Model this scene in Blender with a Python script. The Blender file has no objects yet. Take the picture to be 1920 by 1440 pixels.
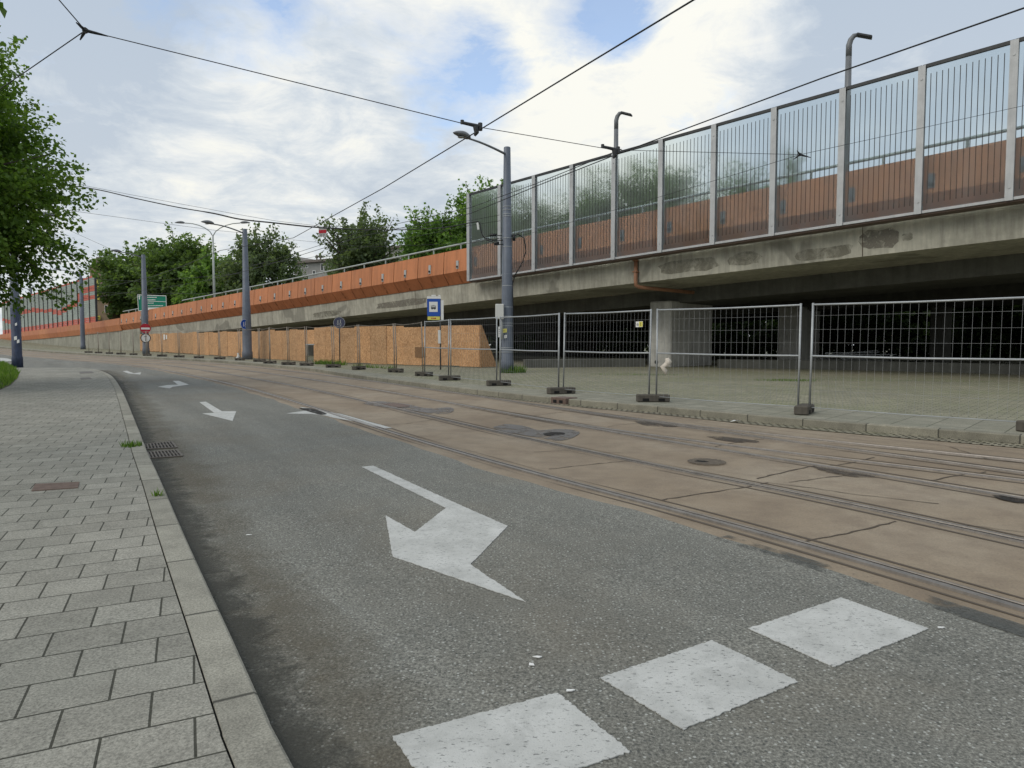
import bpy, math, random
import numpy as np
from mathutils import Vector, Matrix

scene = bpy.context.scene
COL = scene.collection
R = math.radians
rnd = random.Random(7)

# ------------------------------------------------------------------ camera model
F = 1280.0
PITCH = math.atan(70 / 1280)
CP, SP = math.cos(PITCH), math.sin(PITCH)
EYE = Vector((0, 0, 1.5))


def g(x, y):
    """height of the road surface: a gentle grade that steepens far up the street"""
    yy = max(-30.0, min(y, 130.0))
    u = -0.7153 * x + 0.6988 * yy
    u = max(0.0, min(u, 165.0) - 75.0)
    return 0.0115 * yy + 0.00018 * u * u


def ray(px, py):
    x, v = (px - 960) / F, (720 - py) / F
    return Vector((x, CP + v * SP, -SP + v * CP))


def gp(px, py, dz=0.0):
    d = ray(px, py)
    lo, hi = 0.5, 260.0
    f = lambda t: 1.5 + t * d.z - g(t * d.x, t * d.y) - dz
    if f(hi) > 0:
        t = hi
    else:
        for _ in range(60):
            m = (lo + hi) / 2
            if f(m) > 0:
                lo = m
            else:
                hi = m
        t = hi
    return Vector((t * d.x, t * d.y, g(t * d.x, t * d.y) + dz))


def at(px, py, Y):
    d = ray(px, py)
    k = Y / d.y
    return EYE + d * k


def hp(px, py, h):
    """where the sight line reaches height h above the road"""
    d = ray(px, py)
    k = 10.0
    for _ in range(40):
        k = (h + g(d.x * k, d.y * k) - 1.5) / d.z
    return EYE + d * k


def on_plan(px, py, a, b):
    """where the sight line crosses the vertical plane through a and b"""
    d = ray(px, py)
    n = Vector((b[1] - a[1], -(b[0] - a[0])))
    k = (n.x * a[0] + n.y * a[1]) / (n.x * d.x + n.y * d.y)
    return EYE + d * k


# ------------------------------------------------------------------ mesh helper
class MB:
    def __init__(self):
        self.v, self.f, self.m, self.uv = [], [], [], {}

    def add(self, verts, faces, m=0, uvs=None):
        b = len(self.v)
        self.v += [tuple(p) for p in verts]
        for i, fc in enumerate(faces):
            if uvs:
                self.uv[len(self.f)] = uvs[i]
            self.f.append(tuple(b + k for k in fc))
            self.m.append(m)

    def obox(self, c, ax, ay, az, m=0):
        """box at centre c with half-extent vectors"""
        c, ax, ay, az = Vector(c), Vector(ax), Vector(ay), Vector(az)
        vs = [c + ax * i + ay * j + az * k for k in (-1, 1) for j in (-1, 1) for i in (-1, 1)]
        self.add(vs, [(0, 2, 3, 1), (4, 5, 7, 6), (0, 1, 5, 4), (2, 6, 7, 3), (0, 4, 6, 2), (1, 3, 7, 5)], m)

    def box(self, x0, y0, z0, x1, y1, z1, m=0):
        self.obox(((x0 + x1) / 2, (y0 + y1) / 2, (z0 + z1) / 2), ((x1 - x0) / 2, 0, 0), (0, (y1 - y0) / 2, 0), (0, 0, (z1 - z0) / 2), m)

    def bbox(self, c, ax, ay, az, ch=0.02, m=0):
        """chamfered box (12 edges cut)"""
        c = Vector(c)
        A = [Vector(ax), Vector(ay), Vector(az)]
        L = [a.length for a in A]
        U = [a.normalized() for a in A]
        vs, idx = [], {}
        for sx in (-1, 1):
            for sy in (-1, 1):
                for sz in (-1, 1):
                    s = (sx, sy, sz)
                    for k in range(3):
                        p = c.copy()
                        for q in range(3):
                            p += U[q] * s[q] * (L[q] if q == k else L[q] - ch)
                        idx[(s, k)] = len(vs)
                        vs.append(p)
        fs = []
        S = (-1, 1)
        for k in range(3):
            i, j = (k + 1) % 3, (k + 2) % 3
            for s in S:
                q = []
                for a, b in ((-1, -1), (1, -1), (1, 1), (-1, 1)):
                    t = [0, 0, 0]
                    t[k], t[i], t[j] = s, a, b
                    q.append(idx[(tuple(t), k)])
                fs.append(q if s > 0 else q[::-1])
            for a in S:
                for b in S:
                    t0, t1 = [0, 0, 0], [0, 0, 0]
                    t0[k], t1[k] = -1, 1
                    t0[i] = t1[i] = a
                    t0[j] = t1[j] = b
                    fs.append([idx[(tuple(t0), i)], idx[(tuple(t1), i)], idx[(tuple(t1), j)], idx[(tuple(t0), j)]])
        for s in [(x, y, z) for x in S for y in S for z in S]:
            fs.append([idx[(s, 0)], idx[(s, 1)], idx[(s, 2)]])
        self.add(vs, fs, m)

    def tube(self, pts, r, n=8, m=0, caps=True):
        pts = [Vector(p) for p in pts]
        rs = r if isinstance(r, (list, tuple)) else [r] * len(pts)
        up = None
        rings = []
        for i, p in enumerate(pts):
            t = (pts[min(i + 1, len(pts) - 1)] - pts[max(i - 1, 0)]).normalized()
            if up is None:
                up = Vector((0, 0, 1)) if abs(t.z) < 0.9 else Vector((1, 0, 0))
            a = t.cross(up).normalized()
            b = a.cross(t).normalized()
            up = b
            rings.append([p + (a * math.cos(2 * math.pi * k / n) + b * math.sin(2 * math.pi * k / n)) * rs[i] for k in range(n)])
        vs = [q for ring in rings for q in ring]
        fs = []
        for i in range(len(pts) - 1):
            for k in range(n):
                fs.append((i * n + k, i * n + (k + 1) % n, (i + 1) * n + (k + 1) % n, (i + 1) * n + k))
        if caps:
            fs.append(tuple(range(n))[::-1])
            fs.append(tuple((len(pts) - 1) * n + k for k in range(n)))
        self.add(vs, fs, m)

    def sweep(self, frames, prof, m=0, close=False):
        """frames: (origin, side, up); prof: (side, up) points; uv = (distance, profile index)"""
        n = len(prof)
        vs, s, dist = [], 0.0, []
        for i, (o, a, u) in enumerate(frames):
            if i:
                s += (o - frames[i - 1][0]).length
            dist.append(s)
            vs += [o + a * p[0] + u * p[1] for p in prof]
        fs, uvs = [], []
        acc = [0.0]
        for k in range(n - 1):
            acc.append(acc[-1] + math.hypot(prof[k + 1][0] - prof[k][0], prof[k + 1][1] - prof[k][1]))
        for i in range(len(frames) - 1):
            for k in range(n if close else n - 1):
                k2 = (k + 1) % n
                fs.append((i * n + k, i * n + k2, (i + 1) * n + k2, (i + 1) * n + k))
                uvs.append(((dist[i], acc[k]), (dist[i], acc[k2] if k2 else acc[k]), (dist[i + 1], acc[k2] if k2 else acc[k]), (dist[i + 1], acc[k])))
        if close:
            fs += [tuple(range(n))[::-1], tuple((len(frames) - 1) * n + k for k in range(n))]
            uvs += [tuple((0, 0) for _ in range(n))] * 2
        self.add(vs, fs, m, uvs)

    def ribbon(self, A, B, nx=1, dz=0.0, m=0, drape=True):
        """sheet between two point lists of equal length, laid on the grade"""
        vs, fs, uvs = [], [], []
        s, d = 0.0, []
        for i, (a, b) in enumerate(zip(A, B)):
            if i:
                s += ((Vector(a) + Vector(b)) / 2 - (Vector(A[i - 1]) + Vector(B[i - 1])) / 2).length
            d.append(s)
            for k in range(nx + 1):
                p = Vector(a).lerp(Vector(b), k / nx)
                vs.append((p.x, p.y, (g(p.x, p.y) + dz) if drape else p.z + dz))
        w = (Vector(B[0]) - Vector(A[0])).length
        n = nx + 1
        for i in range(len(A) - 1):
            for k in range(nx):
                fs.append((i * n + k, i * n + k + 1, (i + 1) * n + k + 1, (i + 1) * n + k))
                uvs.append(((d[i], w * k / nx), (d[i], w * (k + 1) / nx), (d[i + 1], w * (k + 1) / nx), (d[i + 1], w * k / nx)))
        self.add(vs, fs, m, uvs)

    def slab(self, pts, th, m=0):
        """closed outline given as 3-D points, thickness th downward"""
        n = len(pts)
        area = sum(pts[i][0] * pts[(i + 1) % n][1] - pts[(i + 1) % n][0] * pts[i][1] for i in range(n))
        if area < 0:
            pts = pts[::-1]
        top = [Vector(p) for p in pts]
        bot = [p - Vector((0, 0, th)) for p in top]
        fs = [tuple(range(n))] + [(i, i + n, (i + 1) % n + n, (i + 1) % n) for i in range(n)]
        self.add(top + bot, fs, m)

    def lathe(self, c, prof, n=16, m=0, axis=None):
        c = Vector(c)
        vs, fs = [], []
        for r_, z_ in prof:
            for k in range(n):
                a = 2 * math.pi * k / n
                vs.append(c + Vector((r_ * math.cos(a), r_ * math.sin(a), z_)))
        for i in range(len(prof) - 1):
            for k in range(n):
                fs.append((i * n + k, i * n + (k + 1) % n, (i + 1) * n + (k + 1) % n, (i + 1) * n + k))
        fs.append(tuple(range(n))[::-1])
        fs.append(tuple((len(prof) - 1) * n + k for k in range(n)))
        self.add(vs, fs, m)

    def disc(self, c, nrm, r, th, n=24, m=0, r_in=None):
        c, nrm = Vector(c), Vector(nrm).normalized()
        a = nrm.cross(Vector((0, 0, 1))).normalized()
        b = a.cross(nrm) * -1
        ring = [a * math.cos(2 * math.pi * k / n) + b * math.sin(2 * math.pi * k / n) for k in range(n)]
        h = nrm * th / 2
        if r_in is None:
            vs = [c + q * r + h for q in ring] + [c + q * r - h for q in ring]
            fs = [tuple(range(n)), tuple(range(n, 2 * n))[::-1]] + [(k, k + n, (k + 1) % n + n, (k + 1) % n) for k in range(n)]
        else:
            vs = [c + q * r + h for q in ring] + [c + q * r_in + h for q in ring] + [c + q * r - h for q in ring] + [c + q * r_in - h for q in ring]
            fs = []
            for k in range(n):
                j = (k + 1) % n
                fs += [(k, j, j + n, k + n), (k + 2 * n, k + 3 * n, j + 3 * n, j + 2 * n), (k, k + 2 * n, j + 2 * n, j), (k + n, j + n, j + 3 * n, k + 3 * n)]
        self.add(vs, fs, m)

    def build(self, name, mats, parent=None, off=(0, 0, 0), smooth=False):
        me = bpy.data.meshes.new(name)
        ox, oy, oz = off
        me.from_pydata([(a - ox, b - oy, c - oz) for a, b, c in self.v], [], self.f)
        mats = mats if isinstance(mats, (list, tuple)) else [mats]
        for q in mats:
            me.materials.append(q)
        me.polygons.foreach_set('material_index', self.m)
        if self.uv:
            lay = me.uv_layers.new(name='UVMap')
            arr = np.zeros((len(me.loops), 2), dtype=np.float32)
            for i, poly in enumerate(me.polygons):
                if i in self.uv:
                    arr[poly.loop_start:poly.loop_start + poly.loop_total] = self.uv[i]
            lay.data.foreach_set('uv', arr.ravel())
        if smooth:
            me.polygons.foreach_set('use_smooth', [True] * len(me.polygons))
        me.validate()
        me.update()
        o = bpy.data.objects.new(name, me)
        COL.objects.link(o)
        if parent is not None:
            o.parent = parent
        return o


def tag(o, label=None, cat=None, group=None, kind=None):
    if label:
        o['label'] = label
    if cat:
        o['category'] = cat
    if group:
        o['group'] = group
    if kind:
        o['kind'] = kind
    return o


def empty(name, loc=(0, 0, 0), rz=0.0):
    o = bpy.data.objects.new(name, None)
    o.empty_display_size = 0.3
    o.location = loc
    o.rotation_euler = (0, 0, rz)
    COL.objects.link(o)
    return o


def copy_tree(o, parent=None):
    c = o.copy()
    COL.objects.link(c)
    if parent is not None:
        c.parent = parent
    for ch in list(o.children):
        copy_tree(ch, c)
    return c


def catmull(pts, n=12):
    P = [Vector(p) for p in pts]
    P = [P[0] * 2 - P[1]] + P + [P[-1] * 2 - P[-2]]
    out = []
    for i in range(1, len(P) - 2):
        a, b, c, d = P[i - 1], P[i], P[i + 1], P[i + 2]
        for k in range(n):
            t = k / n
            out.append(0.5 * ((2 * b) + (c - a) * t + (2 * a - 5 * b + 4 * c - d) * t * t + (3 * b - a - 3 * c + d) * t ** 3))
    out.append(P[-2])
    return out


def resample(pts, step):
    out, acc = [pts[0].copy()], 0.0
    for a, b in zip(pts, pts[1:]):
        L = (b - a).length
        while acc + L >= step and L > 1e-9:
            k = (step - acc) / L
            a = a.lerp(b, k)
            out.append(a.copy())
            L = (b - a).length
            acc = 0.0
        acc += L
    out.append(pts[-1].copy())
    return out


def offset(pts, d):
    """plan offset to the right of the running direction (d may be a function of the index)"""
    out = []
    for i, p in enumerate(pts):
        t = pts[min(i + 1, len(pts) - 1)] - pts[max(i - 1, 0)]
        t = Vector((t.x, t.y)).normalized()
        dd = d(i, p) if callable(d) else d
        out.append(Vector((p.x + t.y * dd, p.y - t.x * dd, 0)))
    return out


ORD = ['first', 'second', 'third', 'fourth', 'fifth', 'sixth', 'seventh', 'eighth', 'ninth', 'tenth', 'eleventh', 'twelfth',
       'thirteenth', 'fourteenth', 'fifteenth', 'sixteenth', 'seventeenth', 'eighteenth', 'nineteenth', 'twentieth',
       'twenty-first', 'twenty-second', 'twenty-third', 'twenty-fourth', 'twenty-fifth', 'twenty-sixth', 'twenty-seventh', 'twenty-eighth']

# ------------------------------------------------------------------ materials
MATS = {}


class NT:
    def __init__(self, name, tree=None):
        if tree is None:
            self.mat = bpy.data.materials.new(name)
            self.mat.use_nodes = True
            tree = self.mat.node_tree
            MATS[name] = self.mat
        self.t = tree
        self.bsdf = tree.nodes.get('Principled BSDF')
        self.out = tree.nodes.get('Material Output')

    def n(self, typ, **kw):
        nd = self.t.nodes.new(typ)
        for k, v in kw.items():
            setattr(nd, k, v)
        return nd

    def l(self, a, b):
        self.t.links.new(a, b)

    def setin(self, sock, v):
        if isinstance(v, bpy.types.NodeSocket):
            self.l(v, sock)
        else:
            if sock.type == 'RGBA' and not hasattr(v, '__len__'):
                v = (v, v, v, 1)
            elif sock.type == 'RGBA' and len(v) == 3:
                v = (*v, 1)
            sock.default_value = v

    def coord(self, kind='Object', scale=None, rot=None, loc=None):
        c = self.n('ShaderNodeTexCoord').outputs[kind]
        if scale or rot or loc:
            m = self.n('ShaderNodeMapping')
            self.l(c, m.inputs[0])
            if loc:
                m.inputs['Location'].default_value = loc
            if rot:
                m.inputs['Rotation'].default_value = rot
            if scale:
                m.inputs['Scale'].default_value = scale
            c = m.outputs[0]
        return c

    def noise(self, vec, scale, detail=4, rough=0.55, dist=0.0):
        nd = self.n('ShaderNodeTexNoise')
        self.l(vec, nd.inputs['Vector'])
        nd.inputs['Scale'].default_value = scale
        nd.inputs['Detail'].default_value = detail
        nd.inputs['Roughness'].default_value = rough
        nd.inputs['Distortion'].default_value = dist
        return nd.outputs[0]

    def voro(self, vec, scale, feature='F1', out=0):
        nd = self.n('ShaderNodeTexVoronoi', feature=feature)
        self.l(vec, nd.inputs['Vector'])
        nd.inputs['Scale'].default_value = scale
        return nd.outputs[out]

    def ramp(self, fac, stops, interp='LINEAR'):
        nd = self.n('ShaderNodeValToRGB')
        cr = nd.color_ramp
        cr.interpolation = interp
        while len(cr.elements) < len(stops):
            cr.elements.new(0.5)
        for e, (p, c) in zip(cr.elements, stops):
            e.position = p
            e.color = (c, c, c, 1) if not hasattr(c, '__len__') else (*c, 1)
        self.l(fac, nd.inputs[0])
        return nd.outputs[0]

    def mix(self, fac, a, b, mode='MIX'):
        nd = self.n('ShaderNodeMix', data_type='RGBA', blend_type=mode)
        self.setin(nd.inputs[0], fac)
        self.setin(nd.inputs[6], a)
        self.setin(nd.inputs[7], b)
        return nd.outputs[2]

    def math(self, op, a, b=0.0, c=0.0, clamp=False):
        nd = self.n('ShaderNodeMath', operation=op, use_clamp=clamp)
        for i, v in enumerate((a, b, c)):
            self.setin(nd.inputs[i], v)
        return nd.outputs[0]

    def sep(self, vec):
        nd = self.n('ShaderNodeSeparateXYZ')
        self.l(vec, nd.inputs[0])
        return nd.outputs

    def bump(self, h, strength=0.3, dist=0.01):
        nd = self.n('ShaderNodeBump')
        nd.inputs['Strength'].default_value = strength
        nd.inputs['Distance'].default_value = dist
        self.l(h, nd.inputs['Height'])
        self.l(nd.outputs[0], self.bsdf.inputs['Normal'])

    def base(self, col, rough=0.8, metal=0.0, spec=None):
        self.setin(self.bsdf.inputs['Base Color'], col)
        self.setin(self.bsdf.inputs['Roughness'], rough)
        self.setin(self.bsdf.inputs['Metallic'], metal)
        if spec is not None:
            self.bsdf.inputs['Specular IOR Level'].default_value = spec
        return self.mat


def worn(name, c, rough=0.6, metal=0.0, amount=0.25, scale=3.0, spec=0.4, kind='Object'):
    """painted or plain material with blotches and streaks of its own"""
    t = NT(name)
    v = t.coord(kind)
    a = t.noise(v, scale, 5, 0.6)
    b = t.noise(t.coord(kind, scale=(6, 6, 0.6)), scale, 4, 0.6)
    k = t.math('ADD', t.math('MULTIPLY', a, 0.6), t.math('MULTIPLY', b, 0.4))
    lo = tuple(q * (1 - amount) for q in c)
    hi = tuple(min(1, q * (1 + amount * 0.7)) for q in c)
    col = t.ramp(k, [(0.32, lo), (0.68, hi)])
    t.bump(a, 0.08, 0.01)
    return t.base(col, rough, metal, spec)


def flat(name, c, rough=0.6, metal=0.0, spec=0.4):
    t = NT(name)
    a = t.noise(t.coord('Object'), 9, 3, 0.6)
    col = t.mix(t.math('MULTIPLY', a, 0.25), c, tuple(q * 0.7 for q in c))
    return t.base(col, rough, metal, spec)


def m_asphalt():
    t = NT('asphalt')
    v = t.coord('Object')
    big = t.noise(v, 0.35, 5, 0.6, 0.4)
    mid = t.noise(v, 2.2, 5, 0.65)
    fine = t.noise(v, 70, 4, 0.8)
    col = t.ramp(fine, [(0.32, (0.055, 0.058, 0.050)), (0.5, (0.170, 0.168, 0.148)), (0.67, (0.355, 0.352, 0.31))])
    # brown dust blotches
    col = t.mix(t.math('MULTIPLY', t.ramp(big, [(0.48, 0.0), (0.68, 1.0)]), 0.5), col, (0.165, 0.142, 0.105))
    col = t.mix(t.math('MULTIPLY', t.ramp(mid, [(0.38, 1.0), (0.6, 0.0)]), 0.22), col, (0.105, 0.11, 0.10))
    # wheel-path polish and dust drawn out along the lane, oil spots
    rotated = t.coord('Object', rot=(0, 0, R(-33)))
    lm = t.n('ShaderNodeMapping')
    t.l(rotated, lm.inputs[0])
    lm.inputs['Scale'].default_value = (1.3, 0.10, 1)
    lane = t.noise(lm.outputs[0], 1.0, 5, 0.6, 0.3)
    col = t.mix(0.85, col, t.ramp(lane, [(0.30, 0.80), (0.5, 1.0), (0.68, 1.20)]), 'MULTIPLY')
    od = t.n('ShaderNodeTexVoronoi')
    t.l(v, od.inputs['Vector'])
    od.inputs['Scale'].default_value = 1.7
    osel = t.math('MULTIPLY', t.ramp(t.math('ADD', od.outputs['Distance'], t.math('MULTIPLY', mid, 0.12)), [(0.12, 1.0), (0.20, 0.0)]), t.ramp(t.sep(od.outputs['Color'])[2], [(0.55, 0.0), (0.6, 1.0)]))
    col = t.mix(t.math('MULTIPLY', osel, 0.5), col, (0.06, 0.06, 0.055))
    # pale aggregate chips
    w = t.n('ShaderNodeTexVoronoi')
    t.l(v, w.inputs['Vector'])
    w.inputs['Scale'].default_value = 50
    pick = t.sep(w.outputs['Color'])[0]
    chip = t.math('MULTIPLY', t.ramp(w.outputs['Distance'], [(0.22, 1.0), (0.34, 0.0)]), t.ramp(pick, [(0.70, 0.0), (0.78, 1.0)]))
    col = t.mix(t.math('MULTIPLY', chip, 0.8), col, (0.43, 0.44, 0.41))
    w2 = t.n('ShaderNodeTexVoronoi')
    t.l(v, w2.inputs['Vector'])
    w2.inputs['Scale'].default_value = 48
    pick = t.sep(w2.outputs['Color'])[1]
    dark = t.math('MULTIPLY', t.ramp(w2.outputs['Distance'], [(0.2, 1.0), (0.36, 0.0)]), t.ramp(pick, [(0.6, 0.0), (0.7, 1.0)]))
    col = t.mix(t.math('MULTIPLY', dark, 0.65), col, (0.045, 0.05, 0.05))
    t.bump(fine, 0.55, 0.006)
    return t.base(col, 0.82, 0, 0.3)


def m_trambed():
    t = NT('tram_bed_concrete')
    v = t.coord('Object')
    big = t.noise(v, 0.45, 6, 0.6, 0.6)
    mid = t.noise(v, 3.0, 6, 0.65)
    fine = t.noise(v, 70, 3, 0.7)
    col = t.ramp(big, [(0.3, (0.235, 0.182, 0.126)), (0.5, (0.30, 0.242, 0.174)), (0.72, (0.35, 0.297, 0.226))])
    col = t.mix(t.math('MULTIPLY', t.ramp(mid, [(0.36, 1.0), (0.58, 0.0)]), 0.45), col, (0.175, 0.135, 0.10))
    col = t.mix(t.math('MULTIPLY', t.ramp(fine, [(0.35, 1.0), (0.6, 0.0)]), 0.35), col, (0.13, 0.105, 0.08))
    # grease dragged along each rail (uv.y runs across the bed)
    uv = t.sep(t.coord('UV'))[1]
    grime = None
    for c in (0.3, 1.735, 3.3, 4.735):
        d = t.math('ABSOLUTE', t.math('SUBTRACT', uv, c))
        k = t.math('SUBTRACT', 1.0, t.math('DIVIDE', d, 0.28), clamp=True)
        grime = k if grime is None else t.math('MAXIMUM', grime, k)
    grime = t.math('MULTIPLY', grime, t.ramp(t.noise(t.coord('UV', scale=(0.6, 4, 1)), 1.2, 4), [(0.3, 0.15), (0.7, 0.8)]))
    col = t.mix(t.math('MULTIPLY', grime, 0.6), col, (0.10, 0.075, 0.055))
    t.bump(t.math('ADD', mid, t.math('MULTIPLY', fine, 0.4)), 0.3, 0.01)
    return t.base(col, 0.8, 0, 0.3)


def m_paving(name, rot, w, h, mortar, cols, mort_col, moss=0.0, off=0.5, speck=1.0):
    t = NT(name)
    v0 = t.coord('Object')
    v = t.coord('Object', rot=(0, 0, rot))
    # slight wobble so that no joint is ruler-straight
    nz = t.n('ShaderNodeTexNoise')
    t.l(v0, nz.inputs['Vector'])
    nz.inputs['Scale'].default_value = 1.3
    va = t.n('ShaderNodeVectorMath', operation='MULTIPLY_ADD')
    t.l(nz.outputs['Color'], va.inputs[0])
    va.inputs[1].default_value = (0.012, 0.012, 0)
    t.l(v, va.inputs[2])
    v = va.outputs[0]
    b = t.n('ShaderNodeTexBrick', offset=off)
    t.l(v, b.inputs['Vector'])
    b.inputs['Scale'].default_value = 1.0
    b.inputs['Brick Width'].default_value = w
    b.inputs['Row Height'].default_value = h
    b.inputs['Mortar Size'].default_value = mortar
    b.inputs['Mortar Smooth'].default_value = 0.2
    b.inputs['Bias'].default_value = 0.0
    b.inputs['Color1'].default_value = (*cols[0], 1)
    b.inputs['Color2'].default_value = (*cols[1], 1)
    b.inputs['Mortar'].default_value = (*mort_col, 1)
    big = t.noise(v0, 0.5, 5, 0.6)
    mid = t.noise(v0, 5, 5, 0.65)
    fine = t.noise(v0, 85, 4, 0.8)
    col = b.outputs['Color']
    sp = t.ramp(fine, [(0.34, 0.45), (0.5, 1.0), (0.68, 1.55)])
    col = t.mix(min(1.0, 0.65 * speck), col, sp, 'MULTIPLY')
    col = t.mix(0.75, col, t.ramp(big, [(0.3, (0.80, 0.82, 0.78)), (0.7, (1.12, 1.1, 1.04))]), 'MULTIPLY')
    col = t.mix(0.5, col, t.ramp(mid, [(0.3, 0.72), (0.65, 1.15)]), 'MULTIPLY')
    if moss:
        mm = t.math('MULTIPLY', t.ramp(t.noise(v0, 0.55, 5, 0.7, 0.5), [(0.45, 0.0), (0.64, 1.0)]), t.ramp(mid, [(0.35, 0.1), (0.6, 1.0)]))
        mm = t.math('MULTIPLY', mm, t.math('ADD', t.math('MULTIPLY', b.outputs['Fac'], 0.8), 0.25), clamp=True)
        col = t.mix(t.math('MULTIPLY', mm, moss), col, (0.12, 0.15, 0.045))
    ht = t.math('SUBTRACT', t.math('MULTIPLY', fine, 0.12), b.outputs['Fac'])
    t.bump(ht, 0.5, 0.012)
    return t.base(col, 0.85, 0, 0.25)


def m_concrete(name, c, streak=0.5, scale=1.0, patch=0.0):
    t = NT(name)
    v = t.coord('Object')
    big = t.noise(v, 0.5 * scale, 6, 0.62, 0.5)
    mid = t.noise(v, 4 * scale, 6, 0.65)
    st = t.noise(t.coord('Object', scale=(3, 3, 0.25)), 1.6 * scale, 5, 0.65)
    col = t.ramp(big, [(0.28, tuple(q * 0.72 for q in c)), (0.72, tuple(q * 1.2 for q in c))])
    col = t.mix(streak, col, t.ramp(st, [(0.34, 0.6), (0.62, 1.12)]), 'MULTIPLY')
    col = t.mix(0.5, col, t.ramp(mid, [(0.3, 0.75), (0.65, 1.15)]), 'MULTIPLY')
    if patch:
        p = t.ramp(t.noise(t.coord('Object', scale=(1, 1, 1.2)), 0.33, 3, 0.5, 0.8), [(0.57, 0.0), (0.60, 1.0)])
        col = t.mix(t.math('MULTIPLY', p, patch), col, tuple(q * 0.42 for q in c))
    t.bump(mid, 0.25, 0.02)
    return t.base(col, 0.88, 0, 0.2)


def m_kerb(name, c, L=1.0):
    t = NT(name)
    uv = t.sep(t.coord('UV'))
    v = t.coord('Object')
    fine = t.noise(v, 110, 3, 0.75)
    mid = t.noise(v, 4, 5, 0.65)
    s = t.math('FRACT', t.math('DIVIDE', uv[0], L))
    j = t.ramp(t.math('ABSOLUTE', t.math('SUBTRACT', s, 0.5)), [(0.487, 0.0), (0.494, 1.0)])
    wn = t.n('ShaderNodeTexWhiteNoise', noise_dimensions='1D')
    t.l(t.math('FLOOR', t.math('DIVIDE', uv[0], L)), wn.inputs['W'])
    col = t.mix(t.ramp(fine, [(0.35, 0.0), (0.65, 1.0)]), tuple(q * 0.65 for q in c), tuple(q * 1.25 for q in c))
    col = t.mix(1.0, col, t.ramp(wn.outputs[0], [(0.0, 0.84), (1.0, 1.12)]), 'MULTIPLY')
    col = t.mix(0.55, col, t.ramp(mid, [(0.3, 0.6), (0.62, 1.15)]), 'MULTIPLY')
    col = t.mix(t.math('MULTIPLY', j, 0.85), col, (0.035, 0.035, 0.03))
    t.bump(fine, 0.3, 0.006)
    return t.base(col, 0.85, 0, 0.25)


def m_paint():
    t = NT('road_paint')
    v = t.coord('Object')
    big = t.noise(v, 3, 5, 0.65)
    col = t.ramp(big, [(0.3, (0.43, 0.435, 0.415)), (0.7, (0.555, 0.56, 0.54))])
    pits = t.noise(t.coord('Object', scale=(0.55, 1.2, 1)), 55, 4, 0.75)
    pm = t.ramp(pits, [(0.585, 0.0), (0.63, 1.0)])
    pm2 = t.ramp(t.noise(v, 150, 2, 0.7), [(0.62, 0.0), (0.69, 1.0)])
    dirt = t.ramp(t.noise(v, 5, 6, 0.75, 0.5), [(0.48, 0.0), (0.72, 1.0)])
    col = t.mix(t.math('MULTIPLY', dirt, 0.6), col, (0.30, 0.305, 0.29))
    col = t.mix(t.math('MULTIPLY', pm, 0.85), col, (0.13, 0.135, 0.13))
    col = t.mix(t.math('MULTIPLY', pm2, 0.6), col, (0.2, 0.2, 0.2))
    t.bump(t.noise(v, 95, 3, 0.75), 0.4, 0.005)
    return t.base(col, 0.7, 0, 0.3)


def m_stain(name, col, lo, hi, scale, dens=0.9, rough=0.8):
    """a thin skin that breaks up along its own noise"""
    t = NT(name)
    v = t.coord('Object')
    uv = t.sep(t.coord('UV'))[1]
    k = t.noise(v, scale, 6, 0.7, 0.6)
    a = t.ramp(k, [(lo, 0.0), (hi, dens)])
    fine = t.noise(v, 95, 3, 0.75)
    c = t.mix(t.ramp(fine, [(0.3, 0.0), (0.7, 1.0)]), tuple(q * 0.5 for q in col), tuple(q * 1.7 for q in col))
    t.base(c, rough, 0, 0.3)
    t.bump(fine, 0.4, 0.005)
    tr = t.n('ShaderNodeBsdfTransparent')
    mx = t.n('ShaderNodeMixShader')
    t.l(a, mx.inputs[0])
    t.l(tr.outputs[0], mx.inputs[1])
    t.l(t.bsdf.outputs[0], mx.inputs[2])
    t.l(mx.outputs[0], t.out.inputs[0])
    return t, a, mx, uv


def m_osb():
    t = NT('strand_board')
    oi = t.n('ShaderNodeObjectInfo')
    v = t.coord('Object')
    nz = t.noise(v, 2, 3, 0.6)
    st = t.voro(t.coord('Object', scale=(46, 46, 15)), 1.0, 'F1', 1)
    sx = t.sep(st)[0]
    col = t.ramp(sx, [(0.0, (0.34, 0.185, 0.085)), (0.5, (0.53, 0.305, 0.15)), (1.0, (0.66, 0.42, 0.23))])
    col = t.mix(0.6, col, t.ramp(nz, [(0.3, 0.78), (0.7, 1.15)]), 'MULTIPLY')
    col = t.mix(0.8, col, t.ramp(oi.outputs['Random'], [(0.0, (0.80, 0.82, 0.86)), (1.0, (1.12, 1.05, 1.0))]), 'MULTIPLY')
    t.bump(sx, 0.15, 0.004)
    return t.base(col, 0.75, 0, 0.25)


def m_orange(name, c):
    t = NT(name)
    v = t.coord('Object')
    oi = t.n('ShaderNodeObjectInfo')
    st = t.noise(t.coord('Object', scale=(2.2, 2.2, 0.22)), 1.5, 5, 0.65)
    big = t.noise(v, 0.8, 5, 0.6)
    col = t.mix(1.0, c, t.ramp(oi.outputs['Random'], [(0.0, (0.86, 0.85, 0.84)), (1.0, (1.08, 1.05, 1.02))]), 'MULTIPLY')
    col = t.mix(0.8, col, t.ramp(st, [(0.33, 0.74), (0.55, 1.04)]), 'MULTIPLY')
    col = t.mix(0.5, col, t.ramp(big, [(0.3, 0.8), (0.7, 1.15)]), 'MULTIPLY')
    return t.base(col, 0.55, 0, 0.35)


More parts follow.
